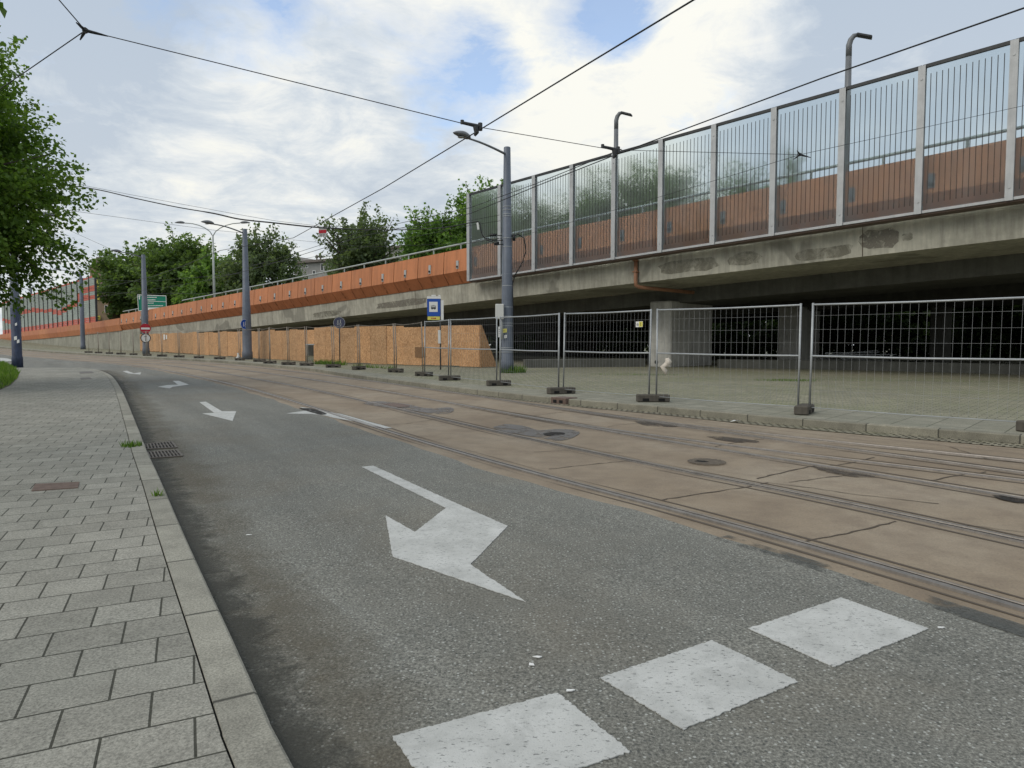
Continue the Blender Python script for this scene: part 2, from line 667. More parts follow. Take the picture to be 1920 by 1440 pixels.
def m_glass():
    t = NT('barrier_acrylic')
    tr = t.n('ShaderNodeBsdfTransparent')
    tr.inputs[0].default_value = (0.80, 0.88, 0.90, 1)
    rf = t.n('ShaderNodeBsdfRefraction')
    rf.inputs['Color'].default_value = (0.80, 0.88, 0.90, 1)
    rf.inputs['Roughness'].default_value = 0.62
    rf.inputs['IOR'].default_value = 1.03
    gl = t.n('ShaderNodeBsdfGlossy')
    gl.inputs['Roughness'].default_value = 0.03
    df = t.n('ShaderNodeBsdfDiffuse')
    df.inputs[0].default_value = (0.36, 0.40, 0.41, 1)
    m1 = t.n('ShaderNodeMixShader')
    m1.inputs[0].default_value = 0.72
    t.l(tr.outputs[0], m1.inputs[1])
    t.l(rf.outputs[0], m1.inputs[2])
    # a dusty film, uneven
    m0 = t.n('ShaderNodeMixShader')
    t.l(t.ramp(t.noise(t.coord('Object', scale=(1, 1, 0.3)), 2.0, 5, 0.6), [(0.3, 0.08), (0.7, 0.19)]), m0.inputs[0])
    t.l(m1.outputs[0], m0.inputs[1])
    t.l(df.outputs[0], m0.inputs[2])
    fr = t.n('ShaderNodeFresnel')
    fr.inputs[0].default_value = 1.45
    m2 = t.n('ShaderNodeMixShader')
    t.l(fr.outputs[0], m2.inputs[0])
    t.l(m0.outputs[0], m2.inputs[1])
    t.l(gl.outputs[0], m2.inputs[2])
    geo = t.n('ShaderNodeNewGeometry')
    tb2 = t.n('ShaderNodeBsdfTransparent')
    m3 = t.n('ShaderNodeMixShader')
    t.l(geo.outputs['Backfacing'], m3.inputs[0])
    t.l(m2.outputs[0], m3.inputs[1])
    t.l(tb2.outputs[0], m3.inputs[2])
    t.l(m3.outputs[0], t.out.inputs[0])
    return t.mat


def m_leaf(name, a, b, c):
    t = NT(name)
    at_ = t.n('ShaderNodeAttribute', attribute_name='tint')
    col = t.ramp(at_.outputs['Fac'], [(0.0, a), (0.55, b), (1.0, c)])
    t.base(col, 0.55, 0, 0.35)
    tl = t.n('ShaderNodeBsdfTranslucent')
    t.l(t.mix(1.0, col, (1.25, 1.3, 0.6), 'MULTIPLY'), tl.inputs[0])
    mx = t.n('ShaderNodeMixShader')
    mx.inputs[0].default_value = 0.5
    t.l(t.bsdf.outputs[0], mx.inputs[1])
    t.l(tl.outputs[0], mx.inputs[2])
    t.l(mx.outputs[0], t.out.inputs[0])
    return t.mat


asphalt = m_asphalt()
trambed = m_trambed()
paint = m_paint()
pav_left = m_paving('granite_pavers', R(-25.4), 0.312, 0.283, 0.0055, ((0.242, 0.236, 0.212), (0.305, 0.298, 0.27)), (0.06, 0.06, 0.05), speck=1.3)
pav_right = m_paving('plaza_pavers', R(43), 0.27, 0.13, 0.012, ((0.24, 0.232, 0.175), (0.325, 0.31, 0.24)), (0.11, 0.108, 0.075), moss=1.0)
slabs_right = m_paving('kerbside_slabs', R(43), 0.5, 0.5, 0.008, ((0.235, 0.23, 0.19), (0.29, 0.28, 0.235)), (0.09, 0.09, 0.07), moss=0.3, off=0.0)
cobbles = m_paving('gutter_setts', R(43), 0.13, 0.11, 0.02, ((0.22, 0.20, 0.155), (0.36, 0.33, 0.26)), (0.055, 0.05, 0.035), moss=0.3)
kerb_l = m_kerb('granite_kerb', (0.30, 0.29, 0.245))
kerb_r = m_kerb('mossy_concrete_kerb', (0.27, 0.255, 0.20))
conc = m_concrete('viaduct_concrete', (0.43, 0.415, 0.345), 0.65, 1.0, 0.6)
conc_pier = m_concrete('pier_concrete', (0.48, 0.47, 0.43), 0.5)
conc_dark = m_concrete('shaded_concrete', (0.12, 0.12, 0.105), 0.4)  # darker copy for concrete under the deck, its shade painted in
conc_wall = m_concrete('retaining_concrete', (0.33, 0.325, 0.27), 0.7)
foot_con = m_concrete('weight_block_concrete', (0.105, 0.095, 0.08), 0.4, 3)
orange_hi = m_orange('orange_cladding', (0.51, 0.20, 0.085))
orange_lo = m_orange('lower_orange_cladding', (0.48, 0.175, 0.076))  # same paint as the upper panel, darkened for the fold's downward shade
glass = m_glass()
wire_galv = worn('mesh_wire', (0.30, 0.31, 0.315), 0.6, 0.2, 0.2, 4)
galv = worn('galvanised_steel', (0.37, 0.39, 0.40), 0.45, 0.35, 0.2, 4)
barpost = worn('barrier_post_steel', (0.43, 0.44, 0.445), 0.5, 0.2, 0.18, 3)
polepaint = worn('pole_blue_grey', (0.125, 0.145, 0.182), 0.5, 0.1, 0.25, 2.5)
poledark = worn('pole_posted_blue', (0.035, 0.05, 0.095), 0.6, 0.0, 0.6, 4)
darkmetal = worn('dark_metal', (0.045, 0.048, 0.05), 0.5, 0.3, 0.3, 5)
pipe_o = worn('faded_orange_pipe', (0.33, 0.165, 0.095), 0.6, 0, 0.25, 4)
lampgrey = worn('lamp_grey', (0.17, 0.18, 0.19), 0.45, 0.2, 0.2, 5)
lampglass = flat('lamp_cover', (0.35, 0.36, 0.35), 0.25)
railpaint = worn('handrail_grey', (0.40, 0.43, 0.41), 0.5, 0.2, 0.2, 3)
wirem = flat('wire_black', (0.02, 0.022, 0.024), 0.5, 0.2)
steel_rail = worn('worn_rail_steel', (0.27, 0.245, 0.22), 0.46, 0.7, 0.3, 6)
groove = flat('rail_groove_floor', (0.022, 0.018, 0.014), 0.9)  # near-black floor of the shallow rail groove
seam = flat('bitumen_joint', (0.10, 0.08, 0.06), 0.8)
crackm = flat('open_crack', (0.095, 0.075, 0.056), 0.9)
iron = worn('cast_iron', (0.135, 0.118, 0.10), 0.6, 0.4, 0.4, 12)
lidm = worn('worn_manhole_iron', (0.175, 0.148, 0.118), 0.7, 0.2, 0.45, 14)
rust = worn('rusty_plate', (0.15, 0.105, 0.085), 0.75, 0.1, 0.4, 20)
hole = flat('dark_hole', (0.01, 0.01, 0.01), 0.95)
osb = m_osb()
white_p = flat('white_enamel', (0.78, 0.78, 0.76), 0.4)
red_p = flat('red_enamel', (0.42, 0.012, 0.03), 0.4)
blue_p = flat('blue_enamel', (0.015, 0.085, 0.42), 0.35)
green_p = flat('green_enamel', (0.0, 0.20, 0.125), 0.45)
yellow_p = flat('yellow_enamel', (0.72, 0.58, 0.06), 0.5)
black_p = flat('black_enamel', (0.012, 0.012, 0.014), 0.5)
grey_p = flat('grey_plate', (0.42, 0.43, 0.42), 0.5)
box_p = flat('pale_box_paint', (0.62, 0.62, 0.59), 0.5)
dim_p = flat('shaded_sign_face', (0.07, 0.075, 0.13), 0.6)  # blue sign face dulled to carry the shade under the viaduct
paper = flat('paper', (0.72, 0.72, 0.70), 0.8)
pink_p = flat('pink_banner_cloth', (0.62, 0.36, 0.46), 0.7)
ybanner = flat('yellow_banner_cloth', (0.72, 0.66, 0.14), 0.7)
soil = worn('bare_soil', (0.10, 0.09, 0.06), 0.95, 0, 0.4, 0.8)
plaster = worn('grey_plaster', (0.40, 0.39, 0.37), 0.9, 0, 0.2, 0.6)
tanwall = worn('tan_plaster', (0.36, 0.275, 0.19), 0.9, 0, 0.25, 0.5)
rooft = worn('roofing_felt', (0.22, 0.19, 0.17), 0.9, 0, 0.3, 0.8)
winm = flat('window_pane', (0.035, 0.04, 0.045), 0.12, 0, 0.6)
bark = worn('bark', (0.085, 0.07, 0.055), 0.9, 0, 0.45, 6)
leaf_near = m_leaf('maple_leaf', (0.06, 0.115, 0.022), (0.125, 0.222, 0.04), (0.24, 0.345, 0.075))
leaf_far = m_leaf('far_leaf', (0.085, 0.14, 0.05), (0.145, 0.225, 0.075), (0.22, 0.31, 0.115))
leaf_far2 = m_leaf('far_bright_leaf', (0.085, 0.165, 0.048), (0.155, 0.27, 0.072), (0.25, 0.37, 0.11))
leaf_dull = m_leaf('far_dull_leaf', (0.085, 0.122, 0.068), (0.14, 0.19, 0.10), (0.205, 0.265, 0.14))
grassm = m_leaf('grass_blade', (0.055, 0.11, 0.015), (0.10, 0.20, 0.025), (0.19, 0.28, 0.06))
nb_red = worn('barrier_red_slats', (0.50, 0.125, 0.085), 0.7, 0, 0.25, 0.8)
nb_grey = worn('barrier_grey_slats', (0.31, 0.355, 0.32), 0.7, 0, 0.25, 0.8)
patchm = m_stain('damp_patch', (0.13, 0.122, 0.115), 0.36, 0.52, 3.5, 0.9, 0.45)[0].mat
potm = m_stain('pothole_dirt', (0.022, 0.02, 0.018), 0.30, 0.50, 6.0, 0.97, 0.9)[0].mat
streakm = m_stain('rust_streak', (0.15, 0.05, 0.022), 0.42, 0.62, 5.0, 0.6, 0.8)[0].mat
darkpatch = m_stain('dark_patch', (0.065, 0.053, 0.042), 0.34, 0.54, 4.0, 0.9, 0.7)[0].mat
spallm = m_stain('spalled_concrete', (0.185, 0.175, 0.135), 0.34, 0.58, 2.4, 0.62, 0.9)[0].mat
spallx = m_stain('broken_concrete', (0.185, 0.17, 0.14), 0.33, 0.55, 4.5, 0.85, 0.9)[0].mat
bitedge = m_stain('bitumen_edge', (0.085, 0.088, 0.082), 0.48, 0.60, 1.3, 0.8)[0].mat

# ================================================================== SETTING
# base terrain sheet out to the horizon
def terrain():
    xs = sorted(set([-900, -500, -300] + list(range(-200, 121, 8)) + [200, 350, 600, 900]))
    ys = sorted(set([-300, -150, -60] + list(range(-30, 201, 8)) + [260, 400, 650, 1000]))
    mb = MB()
    vs = [(x, y, g(x, y) - 0.06) for y in ys for x in xs]
    n = len(xs)
    fs = [(j * n + i, j * n + i + 1, (j + 1) * n + i + 1, (j + 1) * n + i) for j in range(len(ys) - 1) for i in range(n - 1)]
    mb.add(vs, fs)
    return tag(mb.build('ground', soil), kind='structure')


terrain()

# track 1 centre line (world metres, near to far)
C1 = catmull([(6.66, -2.26), (3.43, 4.17), (-0.49, 9.97), (-8.75, 23.05), (-20.75, 38.9), (-31.2, 49.1), (-52, 69.5), (-80, 96.5), (-112, 124)], 24)
C1 = [Vector((p.x, p.y, 0)) if len(p) == 3 else Vector((p[0], p[1], 0)) for p in [Vector((q[0], q[1], 0)) for q in C1]]
C1 = resample(C1, 0.5)
C2 = offset(C1, 3.02)


def drape(pts, dz=0.0):
    return [Vector((p.x, p.y, g(p.x, p.y) + dz)) for p in pts]


# far kerb line: flares to the right near the camera, keeps beside the second track further on
far_off = offset(C1, 4.55)
K_near = [Vector(q).to_3d() for q in ((20.5, -2.5), (16.0, 1.6), (11.7, 5.6), (7.25, 9.66), (5.62, 11.05), (4.33, 12.3), (3.03, 13.8), (0.92, 15.95), (-1.58, 19.3), (-3.5, 22.2), (-6.5, 26.9))]
K = K_near + [p for p in far_off if p.y > 31]
K = resample(catmull(K[:11] + K[11::8], 6), 0.5)

# asphalt: the carriageway sheet (everything between the left kerb and the track bed)
B = offset(C1, lambda i, p: -1.03 + 0.035 * math.sin(i * 0.71) + 0.03 * math.sin(i * 1.93 + 1) + 0.025 * math.sin(i * 0.23))
A_left = offset(C1, lambda i, p: -1.02 - (9.0 + max(0, min(p.y - 10, 40)) * 0.45))
mb = MB()
mb.ribbon(A_left, B, 10, 0.0)
road = tag(mb.build('road', asphalt), kind='structure')
# bed: from the asphalt edge to beyond the second track, then the outer triangle up to the kerb
mb = MB()
mb.ribbon(B, offset(C1, 4.3), 8, 0.0)
bed = tag(mb.build('tram_bed', trambed), kind='structure')
mb = MB()
Kin = []
c43 = offset(C1, 4.26)
# outer strip between bed and kerb (diverging third rail pair runs in it)
mb.ribbon([p for p in resample(c43, 0.5)][:100], [K[min(len(K) - 1, int(i * len(K) / len(c43)))] for i in range(len(c43))][:100], 6, -0.003)
outer = mb.build('outer_bed', trambed)
outer['kind'] = 'structure'

# kerb on the far side
mb = MB()
fr = []
for i, p in enumerate(K):
    t = (K[min(i + 1, len(K) - 1)] - K[max(i - 1, 0)]).normalized()
    fr.append((Vector((p.x, p.y, g(p.x, p.y))), Vector((t.y, -t.x, 0)), Vector((0, 0, 1))))
mb.sweep(fr, [(0.0, -0.05), (0.0, 0.115), (0.012, 0.127), (0.19, 0.13), (0.19, 0.0)])
tag(mb.build('far_kerb', kerb_r), kind='structure')
# setts along the gutter
mb = MB()
near_n = [p for p in K if p.y < 24]
mb.ribbon(offset(near_n, lambda i, p: -0.02 - 0.42 * max(0.12, min(1, (22 - p.y) / 12))), offset(near_n, 0.01), 2, 0.006)
tag(mb.build('gutter_setts', cobbles), kind='structure')
# plaza beyond the kerb
INW = Vector((0.6988, 0.7153, 0))
mb = MB()
KB = offset(K, 0.19)
KC = offset(K, lambda i, p: 0.19 + max(0.9, min(2.0, (26 - p.y) * 0.15)))
KD = [p + INW * 75 for p in KC]
mb.ribbon(KB, KC, 2, 0.127)
tag(mb.build('kerbside_pavement', slabs_right), kind='structure')
mb = MB()
mb.ribbon(KC, KD, 24, 0.127)
tag(mb.build('plaza', pav_right), kind='structure')

# left pavement and its kerb
L_px = [(513, 1388), (433, 1207), (383, 1097), (340, 1000), (300, 905), (275, 850), (262, 815), (248, 780), (238, 755), (224, 726), (207, 705), (182, 695), (150, 691)]
Lw = [gp(*q) for q in L_px]
L0 = gp(540, 1440)
Lw = [Vector((p.x, p.y, 0)) for p in [L0] + Lw]
Lw = [Lw[0] + (Lw[0] - Lw[1]).normalized() * 7.5, Lw[0] + (Lw[0] - Lw[1]).normalized() * 3.5] + Lw
L = resample(catmull(Lw, 10), 0.25)
mb = MB()
fr = []
for i, p in enumerate(L):
    t = (L[min(i + 1, len(L) - 1)] - L[max(i - 1, 0)]).normalized()
    fr.append((Vector((p.x, p.y, g(p.x, p.y))), Vector((-t.y, t.x, 0)), Vector((0, 0, 1))))
mb.sweep(fr, [(0.0, -0.05), (0.0, 0.04), (0.012, 0.05), (0.165, 0.052), (0.168, 0.045)])
tag(mb.build('near_kerb', kerb_l), kind='structure')
mb = MB()
LI = offset(L, -0.176)
end = LI[-1]
poly = LI + [gp(60, 691), gp(-60, 694), Vector((-34, 20, 0)), Vector((-26, -8, 0)), Vector((0, -9, 0))]
mb.slab([Vector((p.x, p.y, g(p.x, p.y) + 0.05)) for p in poly], 0.1)
tag(mb.build('pavement', pav_left), kind='structure')

# grass verge under the maple
gv = [gp(x, y, 0.05) for x, y in ((-330, 800), (-120, 765), (0, 731), (20, 722), (33, 709), (36, 700), (26, 689), (0, 677), (-150, 676), (-420, 690))]
mb = MB()
mb.slab([p + Vector((0, 0, 0.012)) for p in gv], 0.05)
tag(mb.build('verge_soil', soil), kind='structure')


def in_poly(x, y, P):
    c, j = False, len(P) - 1
    for i in range(len(P)):
        if (P[i].y > y) != (P[j].y > y) and x < (P[j].x - P[i].x) * (y - P[i].y) / (P[j].y - P[i].y) + P[i].x:
            c = not c
        j = i
    return c


def blades(name, pts, size, mat, seed, parent=None, off=(0, 0, 0)):
    """many single grass blades; pts = root positions"""
    rg = np.random.default_rng(seed)
    n = len(pts)
    P = np.array(pts, dtype=np.float64) - np.array(off)
    a = rg.uniform(0, 2 * math.pi, n)
    h = size * rg.uniform(0.5, 1.25, n)
    w = size * 0.09
    side = np.stack([np.cos(a), np.sin(a), np.zeros(n)], 1) * w
    b = rg.uniform(0, 2 * math.pi, n)
    lean = np.stack([np.cos(b) * h * 0.5, np.sin(b) * h * 0.5, h], 1)
    V = np.empty((n, 3, 3))
    V[:, 0], V[:, 1], V[:, 2] = P - side, P + side, P + lean
    return np_mesh(name, V.reshape(-1, 3), np.arange(n * 3).reshape(-1, 3), rg.uniform(0, 1, n), mat, parent)


def np_mesh(name, V, Fc, tint, mat, parent=None):
    me = bpy.data.meshes.new(name)
    nf, k = Fc.shape
    me.vertices.add(len(V))
    me.vertices.foreach_set('co', V.astype(np.float32).ravel())
    me.loops.add(nf * k)
    me.loops.foreach_set('vertex_index', Fc.astype(np.int32).ravel())
    me.polygons.add(nf)
    me.polygons.foreach_set('loop_start', np.arange(0, nf * k, k, dtype=np.int32))
    me.polygons.foreach_set('loop_total', np.full(nf, k, dtype=np.int32))
    at_ = me.attributes.new('tint', 'FLOAT', 'FACE')
    at_.data.foreach_set('value', tint.astype(np.float32))
    me.materials.append(mat)
    me.update(calc_edges=True)
    o = bpy.data.objects.new(name, me)
    COL.objects.link(o)
    if parent is not None:
        o.parent = parent
    return o


rg = random.Random(3)
xs = [p.x for p in gv]
ys = [p.y for p in gv]
pts = []
while len(pts) < 26000:
    x, y = rg.uniform(min(xs), max(xs)), rg.uniform(min(ys), max(ys))
    if x > -31 and in_poly(x, y, gv):
        pts.append((x, y, g(x, y) + 0.06))
tag(blades('grass', pts, 0.16, grassm, 5), 'short green grass of the verge beside the pavement', 'grass', kind='stuff')


# ------------------------------------------------------------------ painted markings
def gpoly(mb, px, dz=0.006, th=0.004, m=0):
    P = [gp(x, y, dz) for x, y in px]
    out = []
    for p, q in zip(P, P[1:] + P[:1]):
        n_ = max(1, int((q - p).length / 0.02)) if (q - p).length < 6 else 1
        for i in range(n_):
            out.append(p.lerp(q, i / n_) + (Vector((rnd.uniform(-1, 1), rnd.uniform(-1, 1), 0)) * 0.004 if i else Vector()))
    mb.slab(out, th, m)


def marking(name, px, label=None):
    mb = MB()
    gpoly(mb, px)
    o = mb.build(name, paint, road)
    if label:
        o['label'] = label
    return o


marking('painted_arrow', [(678, 875), (700, 873), (848, 940), (952, 986), (882, 1058), (986, 1128), (736, 1043), (723, 966), (778, 997), (836, 952)], 'large white turn arrow nearest the camera')
marking('painted_arrow', [(374, 754), (386, 753), (416, 771), (443, 771), (436, 789), (379, 775), (402, 774)], 'white straight arrow beyond the drain grates')
marking('painted_arrow', [(324, 714), (335, 714), (354, 721), (324, 725), (318, 728), (296, 725), (313, 722), (334, 721)], 'white left turn arrow')
marking('painted_arrow', [(230, 696), (238, 695), (251, 700), (264, 698), (263, 702), (241, 700)], 'farthest white arrow')
marking('painted_arrow', [(537, 775), (572, 770), (590, 772), (612, 779), (585, 776)], 'half worn white arrow beside the rail')
for k, (a, b, c, d) in enumerate((((735, 1380), (1045, 1298), (1182, 1408), None), ((1125, 1270), (1335, 1200), (1497, 1277), (1280, 1367)), ((1403, 1178), (1577, 1120), (1742, 1178), (1563, 1250)))):
    A_, B_, C_ = gp(*a, 0.006), gp(*b, 0.006), gp(*c, 0.006)
    D_ = gp(*d, 0.006) if d else A_ + (C_ - B_)
    mb = MB()
    # frayed outline: points along each side pushed in and out a few millimetres
    out = []
    for p, q in ((A_, B_), (B_, C_), (C_, D_), (D_, A_)):
        for i in range(60):
            e = p.lerp(q, i / 60)
            out.append(e + Vector((rnd.uniform(-1, 1), rnd.uniform(-1, 1), 0)) * 0.0045)
    mb.slab(out, 0.004)
    o = mb.build('painted_square', paint, road)
    o['label'] = ('white square nearest the kerb', 'middle white square of the give way row', 'white square nearest the rails')[k]
mb = MB()
gpoly(mb, [(562, 763), (580, 765), (612, 772), (640, 776), (690, 790), (735, 802), (720, 803), (660, 789), (625, 783), (590, 774)], 0.009)
mb.build('paint_remnant', m_paint(), road)
mb = MB()
gpoly(mb, [(0, 671), (14, 672), (26, 676), (8, 678), (0, 678)])
mb.build('painted_edge_line', paint, road)

# dark washed-in dirt along the near kerb and soft brown tyre dust: thin stains with ragged edges
tdm, a_, mx_, uvy = m_stain('kerb_dirt', (0.05, 0.05, 0.042), 0.40, 0.62, 3.2, 0.85)
fade = tdm.math('SUBTRACT', 1.0, tdm.math('DIVIDE', uvy, 0.55), clamp=True)
nzk = tdm.noise(tdm.coord('Object'), 5.0, 6, 0.75, 0.8)
thr = tdm.math('ADD', nzk, tdm.math('SUBTRACT', tdm.math('MULTIPLY', fade, 0.9), 0.80))
tdm.l(tdm.math('MULTIPLY', tdm.ramp(thr, [(0.22, 0.0), (0.5, 1.0)]), 0.68), mx_.inputs[0])
mb = MB()
mb.ribbon(L[:-12], offset(L[:-12], 0.42), 4, 0.0045)
tag(mb.build('kerb_dirt', tdm.mat, road), kind=None)

tdm, a_, mx_, uvy = m_stain('gutter_dust', (0.135, 0.115, 0.08), 0.40, 0.62, 3.2, 0.85)
fade = tdm.math('SUBTRACT', 1.0, tdm.math('ABSOLUTE', tdm.math('SUBTRACT', tdm.math('DIVIDE', uvy, 0.85), 0.35)), clamp=True)
nzk = tdm.noise(tdm.coord('Object'), 1.8, 6, 0.75, 0.8)
thr = tdm.math('ADD', nzk, tdm.math('SUBTRACT', tdm.math('MULTIPLY', fade, 0.9), 0.85))
tdm.l(tdm.math('MULTIPLY', tdm.ramp(thr, [(0.2, 0.0), (0.6, 1.0)]), 0.4), mx_.inputs[0])
mb = MB()
mb.ribbon(L[:-12], offset(L[:-12], 1.15), 6, 0.003)
mb.build('gutter_dust', tdm.mat, road)
mb = MB()
mb.ribbon(offset(C1[:19], -1.15), offset(C1[:19], -0.98), 2, 0.005)
mb.build('bitumen_edge', bitedge, road)

# ------------------------------------------------------------------ rails, joints, cracks
RAILP = [(-0.066, -0.01), (-0.063, 0.012), (-0.018, 0.014), (-0.014, 0.003), (0.03, 0.003), (0.033, 0.010), (0.047, 0.010), (0.05, -0.01)]


def frames(pts, flip=1):
    fr = []
    for i, p in enumerate(pts):
        t = (pts[min(i + 1, len(pts) - 1)] - pts[max(i - 1, 0)]).normalized()
        fr.append((Vector((p.x, p.y, g(p.x, p.y) + 0.004)), Vector((t.y, -t.x, 0)) * flip, Vector((0, 0, 1))))
    return fr


def rail(cl, off, flip, label):
    pts = offset(cl, off)
    mb = MB()
    fr = frames(pts, flip)
    mb.sweep(fr, RAILP[:4], 0)
    mb.sweep(fr, [(-0.014, 0.0045), (0.03, 0.0045)], 1)
    mb.sweep(fr, [(0.03, 0.004)] + RAILP[5:], 0)
    o = mb.build('tram_rail', [steel_rail, groove])
    tag(o, label, 'rail', 'tram rails set in the concrete bed')
    # bitumen joint strips on both sides belong to the bed
    mb = MB()
    for d, w in ((-0.165, 0.016), (0.155, 0.014)):
        a = offset(cl, lambda i, p: off + d + 0.012 * math.sin(i * 0.9 + off * 5) + 0.01 * math.sin(i * 0.31))
        b = offset(cl, lambda i, p: off + d + w + 0.012 * math.sin(i * 0.9 + off * 5) + 0.014 * math.sin(i * 0.43))
        mb.ribbon(a, b, 1, 0.004)
    mb.build('joint_strip', seam, bed)
    return o


near_c1 = C1
rail(C1, -0.7175, 1, 'grooved tram rail nearest the asphalt lane')
rail(C1, 0.7175, -1, 'second tram rail from the asphalt lane, with a shiny head')
rail(C2, -0.7175, 1, 'third tram rail from the asphalt lane, through the damp potholes')
rail(C2, 0.7175, -1, 'fourth tram rail from the asphalt lane')
# the diverging pair
start = next(i for i, p in enumerate(C2) if p.y > 14.8)
CA = [p.copy() for p in C2[:start + 1]]


def dv(i, p):
    s = max(0.0, 14.8 - p.y)
    return 0.016 * s * s * (1.0 if s < 7 else 7.0 / s * (2 - 7.0 / s) * 1.0 + 0) if s < 7 else 0.016 * 49 + 0.224 * (s - 7)


CAo = offset(CA, dv)
rail(CAo, -0.7175, 1, 'inner tram rail of the pair that curves off to the right')
rail(CAo, 0.7175, -1, 'outer tram rail nearest the far kerb')


def crack(px, w=0.022, seed=0):
    rg = random.Random(seed)
    pts = [gp(x, y) for x, y in px]
    pts = [Vector((p.x, p.y, 0)) for p in pts]
    pts = resample(pts, 0.09)
    A_, B_ = [], []
    for i, p in enumerate(pts):
        t = (pts[min(i + 1, len(pts) - 1)] - pts[max(i - 1, 0)]).normalized()
        n_ = Vector((t.y, -t.x, 0))
        j = rg.uniform(-0.012, 0.012)
        ww = w * rg.uniform(0.35, 1.0)
        A_.append(p + n_ * (j - ww / 2))
        B_.append(p + n_ * (j + ww / 2))
    mb = MB()
    mb.ribbon(A_, B_, 1, 0.005)
    o = mb.build('crack', crackm, bed)


for k, (px, w) in enumerate([
    ([(1510, 1015), (1590, 1000), (1680, 978)], .03), ([(1030, 880), (1090, 873), (1200, 862), (1175, 866)], .03),
    ([(1240, 938), (1320, 925), (1400, 914), (1440, 905)], .035), ([(1420, 898), (1440, 893), (1480, 883), (1530, 873)], .045),
    ([(1480, 905), (1530, 898), (1600, 890)], .03), ([(1000, 848), (1060, 845), (1170, 850)], .02),
    ([(1340, 838), (1380, 830), (1440, 822)], .03), ([(1745, 902), (1790, 893), (1850, 885)], .05),
    ([(1540, 876), (1600, 868), (1640, 858)], .035), ([(1780, 838), (1850, 860), (1920, 868)], .03),
    ([(560, 738), (610, 735), (680, 731)], .04), ([(690, 800), (760, 795), (820, 786)], .03),
    ([(760, 742), (830, 738), (900, 737)], .05), ([(1140, 800), (1180, 795), (1240, 792)], .03),
    ([(1640, 1060), (1700, 1070), (1760, 1110)], .0), ([(1440, 905), (1520, 915), (1600, 927), (1760, 945)], .025),
    ([(950, 785), (1000, 780), (1060, 772)], .03), ([(1640, 958), (1720, 975), (1920, 998)], .018),
]):
    if w:
        crack(px, w * 0.75, k)


def blob(name, px, mat, dz, parent, lift=0.0, label=None):
    pts = [gp(x, y, dz) for x, y in px]
    c = sum(pts, Vector()) / len(pts)
    sm = catmull(pts + [pts[0]], 6)[:-1]
    mb = MB()
    mb.slab([Vector(p) for p in sm], 0.003)
    o = mb.build(name, mat, parent)
    if label:
        o['label'] = label
    return o


blob('damp_patch', [(925, 800), (950, 795), (985, 799), (1010, 806), (1050, 804), (1085, 808), (1078, 818), (1050, 826), (1010, 820), (960, 812), (930, 806)], patchm, 0.009, bed)
blob('pothole', [(1018, 813), (1034, 810), (1056, 811), (1058, 814), (1040, 816), (1024, 816)], potm, 0.013, bed)
blob('damp_patch', [(680, 757), (705, 752), (760, 757), (800, 765), (845, 764), (848, 772), (820, 776), (770, 769), (720, 763)], patchm, 0.009, bed)
blob('rust_puddle', [(715, 757), (745, 756), (770, 761), (745, 763)], rust, 0.014, bed)
blob('damp_patch', [(1190, 790), (1225, 788), (1275, 797), (1250, 800), (1210, 797)], darkpatch, 0.009, bed)
blob('damp_patch', [(1325, 818), (1362, 819), (1422, 827), (1400, 830), (1352, 825)], darkpatch, 0.009, bed)
blob('damp_patch', [(1525, 874), (1570, 880), (1640, 893), (1600, 893), (1545, 883)], darkpatch, 0.012, bed)
blob('pothole', [(560, 765), (585, 766), (612, 775), (600, 777), (575, 770)], potm, 0.012, road)
blob('pothole', [(1860, 928), (1890, 930), (1935, 940), (1910, 942), (1875, 935)], potm, 0.012, bed)


# ------------------------------------------------------------------ ironwork in the ground
def grate(corners, name, label, n=9):
    P = [gp(x, y, 0.004) for x, y in corners]
    base = sum(P, Vector()) / 4
    root = empty(name, base)
    tag(root, label, 'drain grate', 'drain grates beside the near kerb')
    mb = MB()
    mb.slab([p + Vector((0, 0, 0.002)) for p in P], 0.01)
    mb.build('pit', hole, root, base)
    mb = MB()
    a, b, c, d = P
    up = Vector((0, 0, 0.006))
    for k in range(n + 1):
        p, q = a.lerp(b, k / n) + up, d.lerp(c, k / n) + up
        t = (b - a).normalized() * 0.009
        mb.obox((p + q) / 2, (q - p) / 2, t, (0, 0, 0.006))
    for p, q in ((a, b), (d, c), (a.lerp(d, .5), b.lerp(c, .5)), (a, d), (b, c)):
        s = Vector((-(q - p).y, (q - p).x, 0)).normalized() * 0.014
        mb.obox((p + q) / 2 + up * 1.1, (q - p) / 2, s, (0, 0, 0.0065))
    mb.build('bars', iron, root, base)


grate([(270, 834), (322, 829), (331, 840), (272, 843)], 'drain_grate', 'farther of the two iron drain grates by the near kerb')
grate([(276, 849), (332, 845), (342, 856), (281, 860)], 'drain_grate', 'nearer of the two iron drain grates by the near kerb')
mb = MB()
mb.slab([gp(x, y, 0.058) for x, y in ((66, 907), (149, 903), (146, 914), (59, 920))], 0.02)
tag(mb.build('cover_plate', rust), 'brown rusty cover plate let into the pavers', 'cover')
for k, px in enumerate(([(148, 697), (172, 696), (176, 699), (150, 700)], [(150, 708), (168, 707), (172, 710), (152, 711)])):
    mb = MB()
    mb.slab([gp(x, y, 0.058) for x, y in px], 0.02)
    tag(mb.build('cover_plate', iron), ('dark iron cover at the far end of the pavement', 'small dark cover just before the far pavement end')[k], 'cover')


